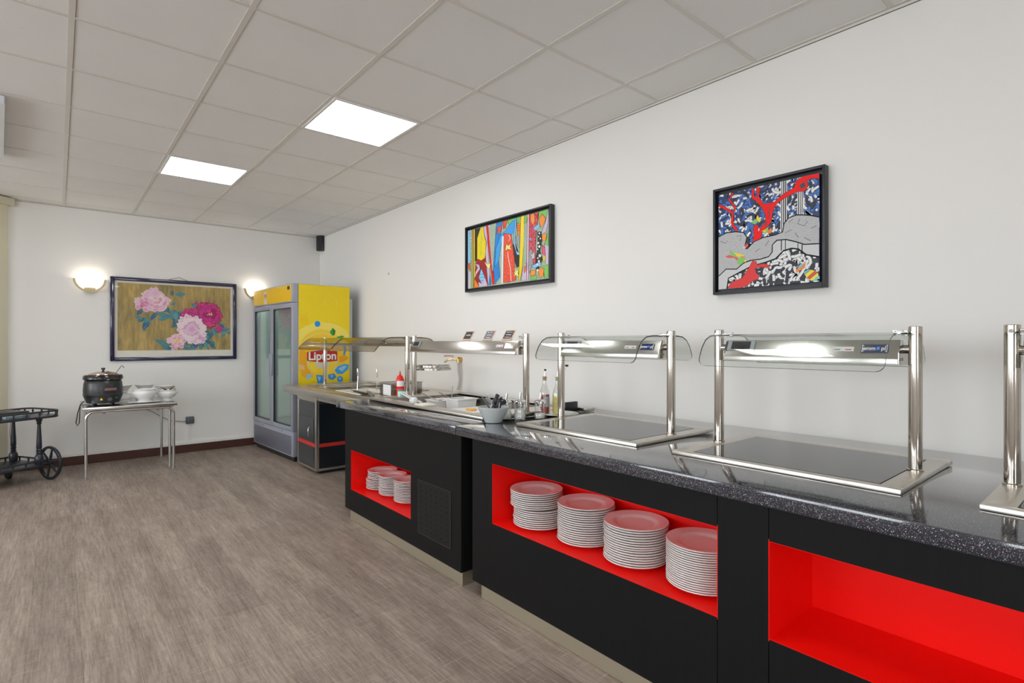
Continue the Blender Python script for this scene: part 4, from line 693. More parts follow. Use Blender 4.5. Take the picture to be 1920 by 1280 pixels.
def dressing(x,y,label,liq,lz,lab,stop):
    t=thing('dressing_bottle',label,'bottle',(x,y,ZC),group='dressing bottles on the white plate'); c=(x,y,zc+.0045)
    mk('glass_bottle',lathe(B(),[(0,0),(.029,0),(.031,.004),(.031,.125),(.027,.145),(.016,.175),(.0125,.19),(.0125,.213),(.0155,.214),(.0155,.221),(.011,.221)],c,32),M['bottleglass'],t,True)
    mk('liquid',lathe(B(),[(0,.004),(.0275,.004),(.0285,.008),(.0285,lz),(0,lz)],c,28),liq,t,True)
    mk('stopper',lathe(B(),[(0,.205),(.0105,.205),(.0108,.221),(.014,.224),(.014,.230),(0,.232)],c,20),stop,t,True)
    mk('pourer',cyl(B(),(x,y,c[2]+.23),(x+.003,y-.002,c[2]+.268),.0045,12),M['chrome'],t,True)
    if lab: mk('paper_label',lathe(B(),[(.0313,.045),(.0318,.045),(.0318,.108),(.0313,.108)],c,20,ang=1.5,a0=PI+.55),mat('grey label',(.42,.40,.42),.5,var=.3,scale=(80,80,80)),t,True)
    return t
ml=lambda n,c:mat(n,c,.12,var=.05)
d1=dressing(-.475,2.438,'dressing bottle of dark red vinegar with grey label',ml('red vinegar',(.36,.008,.012)),.120,True,mat('cork',(.55,.30,.14),.7))
mk('pourer_cap',lathe(B(),[(0,-.004),(.007,-.002),(.008,.004),(.004,.009),(0,.009)],(-.472,2.436,zc+.0045+.268),14),M['dark'],d1,True)
d2=dressing(-.440,2.360,'dressing bottle of pale yellow oil with open flip cap',ml('yellow oil',(.72,.62,.16)),.116,False,mat('green stopper',(.42,.42,.25),.6))
b=tube(B(),[(-.436,2.358,zc+.262),(-.415,2.337,zc+.272),(-.402,2.323,zc+.288),(-.400,2.321,zc+.298)],.0014,6); mk('flip_hinge',b,M['chrome'],d2,True); mk('flip_cap',box(B(),(-.408,2.313,zc+.298),(-.392,2.329,zc+.310),.002),M['dark'],d2,True)
single('black_tray',box(B(),(-.30,2.425,0),(-.19,2.445,.062),.003),M['dark'],'small black board standing upright behind the post and bottles','board',origin=(0,0,zc),smooth=True)
single('steel_block',box(B(),(-.185,2.36,0),(-.10,2.44,.022),.003),M['rim'],'low steel bar lying on the worktop near the wall','bar',origin=(0,0,zc),smooth=True)
# tap and hose on the wall
t=thing('wall_tap','brass wall tap with red lever and grey hose above the well','tap',(-.03,4.04,1.16))
b=cyl(B(),(-.001,4.035,1.165),(-.03,4.035,1.165),.022,20); cyl(b,(-.03,4.035,1.175),(-.03,4.035,1.135),.016,18)
mk('brass_elbow',b,M['brass'],t,True)
b=cyl(B(),(-.032,4.035,1.165),(-.10,4.10,1.160),.009,14); cyl(b,(-.06,4.063,1.168),(-.08,4.081,1.168),.015,14); cyl(b,(-.10,4.10,1.16),(-.125,4.12,1.14),.009,14); cyl(b,(-.07,4.072,1.17),(-.07,4.072,1.192),.005,10)
mk('valve_body',b,mat('pale brass',(.66,.56,.34),.25,1),t,True)
mk('red_lever',tube(B(),[(-.06,4.064,1.193),(-.09,4.09,1.197),(-.125,4.125,1.195)],.004,8),mat('red lever',(.45,.02,.04),.35),t,True)
mk('hose',tube(B(),[(-.03,4.035,1.137),(-.03,4.03,1.06),(-.024,4.02,.99),(-.028,4.03,.93),(-.036,4.035,.905),(-.036,4.035,.889)],.011,12),mat('grey hose',(.50,.46,.43),.4),t,True)
single('wall_hook',cyl(B(),(-.0005,5.433,2.06),(-.0005,5.433,2.085),.004,8),M['dark'],'tiny dark hook left alone on the white wall','hook')
# ================================================================= DRINKS COOLER
RZ=math.radians(3.1)
t=thing('drinks_cooler','tall yellow two door drinks cooler with glass doors in the corner','cooler',(-.815,6.09,0),RZ)
D,Wd,Hh=.662,1.29,1.968
def mkl(name,bm,mats,par=t,smooth=None,label=None): return mk(name,bm,mats,par,smooth,label,W=False)
b=B()
box(b,(.062,.0,.055),(D,.025,Hh)); box(b,(.062,Wd-.025,.055),(D,Wd,Hh)); box(b,(D-.02,.025,.055),(D,Wd-.025,Hh)); box(b,(.062,.025,1.76),(D-.02,Wd-.025,Hh)); box(b,(.062,.025,.055),(D-.02,Wd-.025,.34))
mkl('cabinet_body',b,M['silver'])
mkl('interior',box(box(box(B(),(.075,.026,.341),(.60,.031,1.759)),(.075,Wd-.031,.341),(.60,Wd-.026,1.759)),(.60,.026,.341),(.606,Wd-.026,1.759)),mat('pale cooler interior',(.62,.68,.64),.5,var=.03))
sd=mkl('side_panel',box(B(),(.064,-.003,.03),(D-.001,-.0005,Hh-.004)),M['yellow'],label='yellow side panel with printed tea advertisement')
def flat(shapes,pos,layer=.00025,scale=1,z0=0):
    """layered flat print shapes; pos maps a 2D point and a height to 3D. Returns bmesh and material list"""
    b=B(); mats=[]; t=bmesh.new()
    def mi(k):
        m=cm(k)
        if m not in mats: mats.append(m)
        return mats.index(m)
    jobs=[]
    cnt=0; wk=0
    for i,s in enumerate(shapes):
        if len(s)>4: wk+=1; h=z0+layer*(cnt+1+wk%16)
        else:
            if wk: cnt+=17; wk=0
            cnt+=1; h=z0+layer*cnt
        if s[0]=='p': jobs.append((s[1],[s[2]],h))
        else:
            Lf,R=strokepoly(s[2],s[3]); jobs.append((s[1],[[Lf[k],Lf[k+1],R[k+1],R[k]] for k in range(len(Lf)-1)],h))
    for k,polys,h in jobs:
        m=mi(k)
        for P in polys:
            vs=[t.verts.new(pos(p,h)) for p in P]
            try: f=t.faces.new(vs)
            except ValueError: continue
            f.material_index=m
    t.normal_update(); big=[f for f in t.faces if len(f.verts)>4]
    bmesh.ops.triangulate(t,faces=big)
    me=bpy.data.meshes.new('tmp'); t.to_mesh(me); t.free(); b.from_mesh(me); bpy.data.meshes.remove(me)
    return b,mats
cl_=lambda v,a,c:max(a,min(c,v))
pf=lambda p,h:(cl_(p[0],70,656)/1000,-.0032-h,p[1]/1000)
b,ms=flat(FRS,pf,.00006); mkl('printed_advert',b,ms,sd)
b=B(); textbm(b,'Lipton',.128,Matrix.Translation((.334,-.0068,1.160))@Matrix.Rotation(PI/2,4,'X'),0,.0003,.0035); mkl('brand_lettering',b,mat('white print',(.85,.85,.83),.4,var=.01),sd)
hd=mkl('header_box',box(B(),(.002,0,1.762),(.060,Wd,Hh),.004),M['silver'],smooth=True)
mkl('header_panel',box(B(),(-.001,.045,1.775),(.0018,Wd-.012,Hh-.012),.001),M['yellow2'],hd,label='orange yellow header panel')
hw=B(); lp=lambda p,h:(-.0012-h,p[0],p[1])
b,ms=flat([('p','cream',[(.80,1.78),(.90,1.78),(.90,1.93),(.80,1.93)]),('p','labelred',[(.815,1.862),(.887,1.862),(.887,1.892),(.851,1.897),(.815,1.892)]),('p','bluel2',[(.83,1.80),(.875,1.81),(.87,1.835),(.835,1.83)]),('p','fruitd',[(.80,1.84),(.90,1.835),(.90,1.855),(.80,1.858)])],lp,.0002); mkl('header_print',b,ms,hd)
b=B(); textbm(b,'Lipton',.022,frame4((-.0024,.851,1.879),(0,-1,0),(0,0,1)),0,.0001); mkl('header_lettering',b,'white',hd)
mkl('thermostat_display',box(B(),(-.006,.085,1.905),(-.0012,.145,1.945),.002),M['dark'],hd)
def cdoor(y0,y1,hy):
    z0,z1=.335,1.755; fw=.052; b=B()
    for lo,hi in(((0,y0,z0),(.058,y0+fw,z1)),((0,y1-fw,z0),(.058,y1,z1)),((0,y0+fw,z0),(.058,y1-fw,z0+fw)),((0,y0+fw,z1-fw),(.058,y1-fw,z1))): box(b,lo,hi,.003)
    box(b,(.001,y0+fw,z0+fw),(.02,y0+fw+.008,z1-fw),mi=1); box(b,(.001,y1-fw-.008,z0+fw),(.02,y1-fw,z1-fw),mi=1); box(b,(.001,y0+fw+.008,z0+fw),(.02,y1-fw-.008,z0+fw+.008),mi=1); box(b,(.001,y0+fw+.008,z1-fw-.008),(.02,y1-fw-.008,z1-fw),mi=1)
    d=mkl('cooler_door',b,[M['silver'],M['dark']],t,True)
    mkl('door_glass',box(B(),(.018,y0+fw+.001,z0+fw+.001),(.024,y1-fw-.001,z1-fw-.001)),M['fridgeglass'],d)
    mkl('door_handle',box(B(),(-.022,hy-.014,.92),(-.002,hy+.014,1.18),.007),M['silver'],d,True)
cdoor(.004,.642,.615); cdoor(.648,1.286,.675)
b=box(B(),(.004,.0,.058),(.06,Wd,.332),.004)
mkl('lower_panel',b,M['silver'],t,True)
b=B()
for i in range(16): box(b,(.0018,.05,.075+.0132*i),(.0034,Wd-.03,.0815+.0132*i))
for y in(.32,.95): cyl(b,(.001,y,.312),(.0045,y,.312),.006,10)
mkl('louvre_slots',b,mat('slot shadow grey',(.05,.052,.07),.5),t)
mkl('interior_light',box(box(B(),(.064,.033,.42),(.076,.046,1.70)),(.10,.06,1.742),(.14,Wd-.06,1.756)),mat('cooler lamp tube',(.88,1,.94),.5,emit=5,var=0))
mkl('plinth',box(B(),(.03,.03,.0),(.64,Wd-.03,.055)),M['dark'],t)
mkl('rear_grid',box(B(),(D+.001,.02,.25),(D+.045,Wd-.02,1.83)),mat('pale grey metal',(.45,.48,.50),.4),t)

# ================================================================= PICTURES
def ring_frame(bm,y0,y1,z0,z1,w,axis,d0,d1,bev=.004,mi=0):
    for a0,a1,c0,c1 in((y0,y0+w,z0,z1),(y1-w,y1,z0,z1),(y0+w,y1-w,z0,z0+w),(y0+w,y1-w,z1-w,z1)):
        if axis=='x': box(bm,(d0,a0,c0),(d1,a1,c1),bev,mi)
        else: box(bm,(a0,d0,c0),(a1,d1,c1),bev,mi)
    return bm
def floater(name,label,y0,y1,z0,z1,shapes,base,inset):
    """canvas hung on the right-hand wall inside a black tray frame; seen from the room, +y is to the left"""
    t=thing(name,label,'painting',(-.02,(y0+y1)/2,z0),group='framed paintings on the long white wall')
    f=ring_frame(B(),y0,y1,z0,z1,.013,'x',-.045,-.001,.002); box(f,(-.012,y0+.013,z0+.013),(-.002,y1-.013,z1-.013)); mk('frame',f,M['frameblack'],t,True)
    a0,a1,c0,c1=y0+inset[0],y1-inset[1],z0+inset[2],z1-inset[3]
    c=mk('canvas',box(B(),(-.034,a0,c0),(-.0125,a1,c1),.0015),base,t)
    pos=lambda p,h:(-.0342-h,a1-(a1-a0)*cl_(p[0],0,1000)/1000,c0+(c1-c0)*cl_(p[1],0,1000)/1000)
    sc=[]
    b,ms=flat(shapes,pos,.000016); mk('painted_shapes',b,ms,c)
def worms(u0,u1,v0,v1,step,cols,seed,wd,out):
    g=random.Random(seed); o=[]; y=v0
    while y<v1:
        x=u0+g.uniform(0,step)
        while x<u1:
            a=g.uniform(0,2*PI); k=g.uniform(-.42,.42); L_=g.choice((3,4,5,6)); c=g.choice(cols); px,py=x+g.uniform(-8,8),y+g.uniform(-8,8); P=[(px,py)]
            for i in range(L_): px+=step*.42*math.cos(a); py+=step*.42*math.sin(a); a+=k; P.append((px,py))
            P=[(cl_(p[0],u0,u1),cl_(p[1],v0,v1)) for p in P]
            o.append(('s',out,P,wd*1.28,1)); o.append(('s',c,P,wd,1)); x+=step*g.uniform(.8,1.2)
        y+=step*.72
    return o
C_['blw']=(.035,.16,.52); C_['blk3']=(.010,.013,.03)
ART2=worms(6,994,420,994,46,['white','white','white','blw','blw'],4,22,'blk3')+[x for x in ART2]
iw=[i for i,s in enumerate(ART2) if s[1]=='worm'][0]
ART2=ART2[:iw]+[('p','blk3',ART2[iw][2])]+worms(90,994,8,350,48,['white','white','white','white','white','white','navy'],9,25,'blk3')+ART2[iw+1:]
floater('painting','black framed painting of blue and white worms, grey rock and red coral',.990,1.556,1.578,2.152,ART2,mat('deep blue ground',(.012,.035,.15),.45),(.028,.028,.028,.034))
ol=[]
for s in ART1:
    ol.append(s)
    if s[0]=='p' and s[1] not in('sage','white'): ol.append(('s','black',s[2]+[s[2][0]],4))
floater('painting','black framed wide painting of bright coloured stripes and leaves',2.832,3.915,1.757,2.328,ol,M['mat'],(.030,.030,.030,.032))
# peony print on the far wall
px0,px1,pz0,pz1=-2.338,-1.057,1.108,2.053
t=thing('peony_picture','blue framed print of pink peonies on a gold ground','picture',((px0+px1)/2,YB-.02,pz0))
f=ring_frame(B(),px0,px1,pz0,pz1,.042,'y',YB-.034,YB-.0005,.009); mk('frame',f,M['frameblue'],t,True)
mk('mount',box(B(),(px0+.042,YB-.012,pz0+.042),(px1-.042,YB-.002,pz1-.042)),M['mat'],t)
ax0,ax1,az0,az1=px0+.069,px1-.068,pz0+.118,pz1-.064
AW=ax1-ax0; AH=az1-az0; K=AH/AW
pr_=mk('gold_print',box(B(),(ax0,YB-.0135,az0),(ax1,YB-.0121,az1)),M['gold'],t)
pc={'pk1':(.80,.50,.66),'pk2':(.74,.33,.50),'pk3':(.62,.16,.34),'mg1':(.58,.03,.30),'mg2':(.70,.06,.22),'mg3':(.36,.01,.10),'lp1':(.78,.50,.68),'lp2':(.70,.38,.58),'te1':(.06,.25,.28),'te2':(.03,.14,.20),'te3':(.14,.36,.34),'bl1':(.02,.12,.28),'ye1':(.85,.62,.25),'wh1':(.85,.70,.74)}
for k_,v_ in pc.items(): C_[k_]=v_
sh=[]; fr=random.Random(11)
def petal(cx,cy,a,l,w,wob=.12):
    pts=[]; n=13
    for i in range(n+1):
        u=i/n; s_=math.sin(PI*min(1,u*.5+.0)) if u<.5 else 1
        ang=-PI*.5+PI*u if False else (u-.5)*2
        rad=l*(.25+.75*math.cos(ang*1.15)**.5 if abs(ang)<1 else .25)*(1+wob*fr.uniform(-1,1)); th=a+ang*w
        pts.append((cx+rad*math.cos(th),cy+rad*math.sin(th)/K))
    return [(cx,cy)]+pts
def flower(cx,cy,r,cols,n,core,sx=1):
    edge='mg3' if cols[0]=='mg2' else 'mg2' if cols[0]=='mg1' else 'wh1'
    for ring,(rr,c) in enumerate(zip((1.0,.80,.58,.38),cols)):
        for i in range(n):
            a=2*PI*(i+.5*ring)/n+fr.uniform(-.2,.2); P=petal(cx,cy,a,r*rr*fr.uniform(.8,1.1)*(sx if abs(math.cos(a))>.6 else 1),.55); sh.append(('p',edge,P)); q0=P[0]; sh.append(('p',c if fr.random()<.75 else cols[(ring+1)%len(cols)],[(q0[0]+(u[0]-q0[0])*.92,q0[1]+(u[1]-q0[1])*.92) for u in P])); sh.append(('p',cols[2],[(q0[0]+(u[0]-q0[0])*.45,q0[1]+(u[1]-q0[1])*.45) for u in P]))
    for i in range(10):
        a=fr.uniform(0,2*PI); q=r*.2*fr.random(); sh.append(('p',core,[(cx+q*math.cos(a)+.008*math.cos(k*2.1),cy+(q*math.sin(a)+.008*math.sin(k*2.1))/K) for k in range(3)]))
def leaf(x,y,a,l,w,c):
    ca,sa=math.cos(a),math.sin(a); P=[]
    for u,v in((0,0),(.2,.6),(.5,1),(.8,.55),(1,0),(.8,-.5),(.5,-.95),(.2,-.6)): 
        X=u*l;Y=v*w*.5; P.append((x+X*ca-Y*sa,y+(X*sa+Y*ca)/K))
    sh.append(('p',c,P)); 
    sh.append(('p','te3' if c!='te3' else 'te2',[(x,y),(x+l*ca-.003*sa,y+(l*sa+.003*ca)/K),(x+l*ca+.003*sa,y+(l*sa-.003*ca)/K)]))
def leaves(x,y,n,spread,l):
    for i in range(n):
        leaf(x+fr.uniform(-spread,spread),y+fr.uniform(-spread,spread)*.9,fr.uniform(0,2*PI),l*fr.uniform(.6,1.2),l*.42,fr.choice(['te1','te2','te3','te1','bl1']))
leaves(.42,.53,14,.07,.11); leaves(.52,.46,8,.04,.10); leaves(.24,.47,5,.035,.10); leaves(.14,.52,2,.015,.09); leaf(.26,.43,-2.2,.08,.045,'bl1'); leaf(.48,.86,.1,.10,.05,'te1'); leaf(.46,.93,-1.7,.07,.035,'te2'); leaf(.49,.74,-2.6,.06,.03,'te1')
leaves(.70,.50,9,.05,.08); leaves(.80,.30,8,.05,.09); leaves(.92,.36,10,.06,.08); leaves(.97,.28,5,.02,.07); leaves(.63,.08,16,.07,.10); leaves(.78,.12,9,.06,.10); leaf(.30,.17,-.5,.16,.05,'te1'); leaf(.36,.10,-.7,.12,.05,'te1'); leaves(.44,.05,4,.03,.07)
flower(.32,.76,.115,['pk1','pk2','wh1','pk2'],7,'ye1',1.15); flower(.22,.70,.075,['pk2','pk1','pk2','pk3'],5,'pk2',1.3); flower(.31,.87,.062,['lp1','pk1','lp1','pk2'],5,'lp1')
flower(.60,.55,.075,['mg2','mg2','mg1','mg3'],6,'mg3'); flower(.70,.63,.085,['mg2','mg1','mg2','mg3'],6,'mg3'); flower(.80,.57,.135,['mg2','mg1','mg1','mg3'],8,'ye1'); sh.append(('p','te1',[(.655+.02*math.cos(k*.9),.70+.035*math.sin(k*.9)) for k in range(7)]))
flower(.89,.345,.040,['mg1','mg1','mg2','mg1'],4,'mg1')
flower(.63,.33,.150,['lp1','wh1','lp2','lp1'],10,'lp2'); flower(.71,.19,.060,['lp1','wh1','lp2','lp2'],6,'lp2')
flower(.50,.14,.085,['pk2','pk1','pk2','ye1'],6,'ye1')
pos=lambda p,h:(ax0+AW*cl_(p[0],0,1),YB-.0136-h,az0+AH*cl_(p[1],0,1))
b,ms=flat(sh,pos,.000012); mk('painted_peonies',b,ms,pr_)
b=B()
for x,w_ in((.40,.10),(.72,.08)): box(b,(ax0+AW*x-w_/2,YB-.0123,pz0+.076),(ax0+AW*x+w_/2,YB-.0119,pz0+.080))
mk('caption_print',b,mat('faint print',(.5,.48,.42),.6),t)
mk('picture_glass',box(B(),(px0+.040,YB-.0205,pz0+.040),(px1-.040,YB-.018,pz1-.040)),M['picglass'],t)
mk('hanging_cord',tube(B(),[(-1.81,YB-.006,2.045),(-1.685,YB-.004,2.088),(-1.675,YB-.004,2.088),(-1.565,YB-.006,2.045)],.0022,6),M['dark'],t)
# sconces
def sconce(x,label):
    t=thing('wall_sconce',label,'wall lamp',(x,YB-.06,1.86),group='half bowl wall lamps on the far wall'); z=2.003; R=.144
    b=B(); P=[(x+R*math.cos(a),z+R*math.sin(a)) for a in [PI+PI*i/28 for i in range(29)]]; Q=[(x+(R-.022)*math.cos(a),z+(R-.022)*math.sin(a)) for a in [PI+PI*i/28 for i in range(29)]][::-1]
    prism(b,P+Q,YB-.078,YB-.056,1); box(b,(x-.05,YB-.055,z-.13),(x+.05,YB-.0006,z-.09),.004); mk('gold_band',b,M['sconce'],t,True)
    b=B(); tt=bmesh.new(); n=22; rows=[]
    for i in range(9):
        ph=(PI/2)*i/8; rr=(R-.026)*math.cos(ph); yy=YB-.004-.078*math.sin(ph)
        rows.append([tt.verts.new((x+rr*math.cos(PI+PI*j/n),yy,z-.002+rr*math.sin(PI+PI*j/n))) for j in range(n+1)])
    for a,c in zip(rows,rows[1:]):
        for j in range(n): tt.faces.new((a[j],a[j+1],c[j+1],c[j]))
    bmesh.ops.remove_doubles(tt,verts=tt.verts,dist=.0004); bmesh.ops.recalc_face_normals(tt,faces=tt.faces); merge(b,tt)
    mk('opal_shade',b,M['shade'],t,True)
    mk('bulb',lathe(B(),[(0,-.03),(.016,-.026),(.022,-.012),(.018,.006),(0,.016)],(x,YB-.056,z-.02),14),M['bulb'],t,True)
sconce(-2.513,'lit half bowl wall lamp left of the peony print'); sconce(-.837,'lit half bowl wall lamp partly hidden behind the yellow cooler')
# speaker in the ceiling corner
t=thing('wall_speaker','small black loudspeaker high in the corner under the ceiling','speaker',(-.03,7.38,2.56))
R4=Matrix.Translation((-.035,7.37,2.67))@Matrix.Rotation(.55,4,'Z')
def tr(bm): bmesh.ops.transform(bm,matrix=R4,verts=bm.verts); return bm
mk('speaker_case',tr(box(B(),(-.028,-.065,-.105),(.038,.05,.105),.012)),M['dark'],t,True)
mk('speaker_grille',tr(box(B(),(-.034,-.052,-.095),(-.0285,.04,.095),.003)),mat('speaker cloth',(.03,.03,.032),.8),t,True)
g=B()
for z_,r_ in((-.04,.032),(.05,.018)): cyl(g,(-.0375,-.006,z_),(-.0345,-.006,z_),r_,18)
mk('speaker_cone',tr(g),M['dark'],t,True)
mk('wall_bracket',box(B(),(-.03,7.40,2.64),(-.002,YB-.004,2.70),.004),M['dark'],t,True)
mk('speaker_cable',tube(B(),[(-.016,YB-.012,2.55),(-.016,YB-.012,2.3),(-.016,YB-.012,1.6)],.004,6),M['wall'],t)
# socket and its conduit
t=thing('wall_socket','dark grey surface wall socket above the skirting, right of the table','socket',(-1.567,YB-.02,.34))
mk('socket_box',box(B(),(-1.610,YB-.035,.343),(-1.524,YB-.0005,.427),.008),mat('dark grey plastic',(.07,.08,.10),.35),t,True); mk('flap',box(B(),(-1.597,YB-.042,.352),(-1.535,YB-.0352,.420),.006),mat('grey plastic',(.12,.14,.16),.3),t,True)
mk('conduit',box(B(),(-1.60,YB-.014,.131),(-1.565,YB-.0006,.335),.002),M['wall'],t)
# ================================================================= TABLE, KETTLE, TUREENS
tx0,tx1,ty0,ty1,tz=-2.60,-1.825,6.585,7.385,.692
t=thing('bistro_table','square aluminium bistro table carrying the black soup kettle','table',((tx0+tx1)/2,(ty0+ty1)/2,0))
mk('table_top',box(B(),(tx0+.012,ty0+.012,tz-.022),(tx1-.012,ty1-.012,tz),.004),m_steel('swirled steel',(.55,.55,.54),.22,(9,9,9),.08),t,True)
mk('table_rim',ring_frame(B(),tx0,tx1,0,1,.012,'x',0,1) if False else box(box(box(box(B(),(tx0,ty0,tz-.030),(tx1,ty0+.0118,tz+.001),.003),(tx0,ty1-.0118,tz-.030),(tx1,ty1,tz+.001),.003),(tx0,ty0+.012,tz-.030),(tx0+.0118,ty1-.012,tz+.001),.003),(tx1-.0118,ty0+.012,tz-.030),(tx1,ty1-.012,tz+.001),.003),M['alu'],t,True)
def uleg(y,off):
    b=B(); x0=tx0+.028+off; x1=tx1-.028-off; zt_=tz-.046; r=.07
    pts=[(x0,y,.012)]+[(x0,y,zt_-r)]+[(x0+r-r*math.cos(a),y,zt_-r+r*math.sin(a)) for a in [PI/2*i/8 for i in range(1,9)]]+[(x1-r+r*math.sin(a),y,zt_-r+r*math.cos(a)) for a in [PI/2*i/8 for i in range(0,9)]]+[(x1,y,.012)]
    mk('leg_frame',tube(b,pts,.0135,14),M['alu'],t,True)
    for x in(x0,x1): mk('foot_cap',lathe(B(),[(0,0.001),(.015,.001),(.015,.022),(0,.022)],(x,y,0),14),mat('grey foot cap',(.25,.25,.26),.5),t,True)
    for x in(x0+.14,x1-.14): mk('bracket',box(B(),(x-.012,y-.006,zt_-.028),(x+.012,y+.006,tz-.0225),.002),mat('grey foot cap',(.25,.25,.26),.5),t,True)
uleg(ty0+.035,0); uleg(ty1-.05,.02)
for x in (tx0+.035,tx1-.035): mk('side_bar',tube(B(),[(x,ty0+.05,tz-.040),(x,ty1-.06,tz-.040)],.010,10),M['alu'],t,True)
mk('leg',tube(B(),[(tx1-.06,ty0+.055,.012),(tx1-.06,ty0+.055,tz-.03)],.0135,14),M['alu'],t,True)
kc=(-2.428,6.855,tz+.0006)
t=thing('soup_kettle','black round electric soup kettle standing on the aluminium table','soup kettle',kc); bk=mat('matt black enamel',(.018,.019,.021),.32,spec=.6,var=.05)
mk('kettle_body',lathe(B(),[(0,.018),(.125,.018),(.135,.022),(.155,.075),(.162,.100),(.165,.104),(.165,.110),(.162,.114),(.163,.150),(.158,.215),(.148,.245),(.140,.252),(0,.252)],kc,48),bk,t,True)
mk('kettle_collar',lathe(B(),[(.140,.2525),(.158,.250),(.166,.262),(.164,.285),(.152,.300),(.13,.302),(.12,.298)],kc,48),mat('glossy black',(.012,.012,.014),.12,spec=.7),t,True)
for a in(.6,2.2,3.8,5.4): mk('foot',cyl(B(),(kc[0]+.10*math.cos(a),kc[1]+.10*math.sin(a),kc[2]),(kc[0]+.10*math.cos(a),kc[1]+.10*math.sin(a),kc[2]+.018),.014,12),M['dark'],t,True)
ld=mk('kettle_lid',lathe(B(),[(.125,.3025),(.122,.308),(.09,.322),(.04,.333),(0,.335)],kc,40),m_steel('copper tinted steel',(.66,.50,.42),.16,(4,4,4),.05),t,True)
mk('lid_knob',lathe(B(),[(0,.335),(.010,.335),(.010,.350),(.017,.352),(.017,.368),(0,.370)],kc,18),M['dark'],ld,True)
# front details on the body, facing the room
def onbody(name,dx,z,w,h,mt,rad=.166,roundp=False,par=None):
    ang=math.asin(dx/rad); p=Vector((kc[0]+rad*math.sin(ang),kc[1]-rad*math.cos(ang),kc[2]+z)); n=Vector((math.sin(ang),-math.cos(ang),0))
    b=B()
    if roundp: cyl(b,tuple(p-n*.008),tuple(p+n*.012),w/2,16)
    else:
        q=box(B(),(-w/2,-h/2,-.004),(w/2,h/2,.001)); bmesh.ops.transform(q,matrix=frame4(tuple(p),(math.cos(ang),math.sin(ang),0),(0,0,1)),verts=q.verts); merge(b,q)
    return mk(name,b,mt,t,True)
onbody('dial',.045,.062,.034,0,mat('grey dial',(.16,.16,.17),.3,.4),.153,True); onbody('indicator_light',.098,.072,.009,0,mat('green pilot lamp',(.02,.30,.16),.3),.160,True)
onbody('name_plate',.052,.160,.10,.024,mat('dull red name plate',(.30,.14,.15),.4,var=.2),.1635); onbody('crest',.040,.192,.065,.034,mat('dark grey crest',(.05,.052,.058),.35,var=.6,scale=(120,120,120)),.161)
b=B(); ang=math.asin(-.022/.155); p=Vector((kc[0]+.1555*math.sin(ang),kc[1]-.1555*math.cos(ang),kc[2]+.066)); xd=Vector((math.cos(ang),math.sin(ang),0))
tt=bmesh.new(); v=[tt.verts.new(p+Vector((0,-.0015,0))+xd*u+Vector((0,0,w_))) for u,w_ in((-.013,-.011),(.013,-.011),(0,.013))]; v2=[tt.verts.new(q.co+Vector((0,.012,0))) for q in v]; tt.faces.new(v)
for i in range(3): tt.faces.new((v[i],v[(i+1)%3],v2[(i+1)%3],v2[i]))
merge(b,tt); mk('warning_triangle',b,mat('warning yellow',(.85,.62,.02),.4),t)
mk('power_cord',tube(B(),[(kc[0]-.15,kc[1]+.02,kc[2]+.04),(kc[0]-.18,kc[1]-.02,kc[2]+.012),(kc[0]-.20,kc[1]-.06,kc[2]-.06),(kc[0]-.215,kc[1]-.08,kc[2]-.16),(kc[0]-.205,kc[1]-.08,kc[2]-.19),(kc[0]-.19,kc[1]-.08,kc[2]-.16),(kc[0]-.185,kc[1]-.05,kc[2]-.05),(kc[0]-.178,kc[1]-.01,kc[2]+.008),(kc[0]-.10,kc[1]-.03,kc[2]+.006)],.0045,8),M['dark'],t,True)
t=thing('soup_ladle','steel ladle with hooked end standing in the soup kettle','ladle',(kc[0]+.10,kc[1],kc[2]+.29))
mk('ladle_stem',tube(B(),[(kc[0]+.098,kc[1],kc[2]+.304),(kc[0]+.15,kc[1],kc[2]+.385),(kc[0]+.155,kc[1],kc[2]+.388),(kc[0]+.172,kc[1],kc[2]+.362)],.0035,8),mat('dark steel wire',(.18,.18,.18),.3,1),t,True)
tp=[(0,.004),(.066,.004),(.070,0),(.072,.006),(.055,.012),(.048,.020),(.054,.029),(.070,.038),(.086,.051),(.097,.066),(.103,.082),(.104,.094),(.100,.106),(.095,.112),(.096,.119),(.101,.127),(.098,.130),(.092,.122),(.091,.112),(.098,.098),(.096,.080),(.086,.058),(.06,.040),(0,.036)]
def tureen(x,y,label,s=1.0,z=tz+.0006,flip=False,fill=False):
    t=thing('tureen',label,'tureen',(x,y,z),group='white tureens on the aluminium table'); c=(x,y,z)
    pr2=[(r*s,h*s) for r,h in tp]
    if flip: hmax=.128*s; pr2=[(r,hmax-h) for r,h in pr2][::-1]
    mk('tureen_body',lathe(B(),pr2,c,40),M['white'],t,True)
    for sx in(-1,1):
        zz=(.128-.092)*s if flip else .092*s
        b=tube(B(),[(x+sx*.094*s,y-.02,z+zz+.006),(x+sx*.112*s,y-.012,z+zz+.004),(x+sx*.118*s,y,z+zz+.002),(x+sx*.112*s,y+.012,z+zz+.004),(x+sx*.094*s,y+.02,z+zz+.006)],.007,8); mk('handle',b,M['white'],t,True)
    return t
c0=(-2.09,6.78)
single('oval_platter',lathe(B(),[(0,.0),(.07,0),(.10,.004),(.145,.012),(.143,.016),(.10,.009),(.07,.006),(0,.006)],n=40,sy=.72),M['white'],'white oval platter under the wide tureen','plate',smooth=True,origin=(c0[0],c0[1],tz+.0006))
tureen(c0[0],c0[1],'wide white tureen standing on the oval platter',1.0,tz+.0132)
tureen(-1.883,6.865,'white tureen holding cutlery handles at the table corner',.9)
cr_=random.Random(2); 
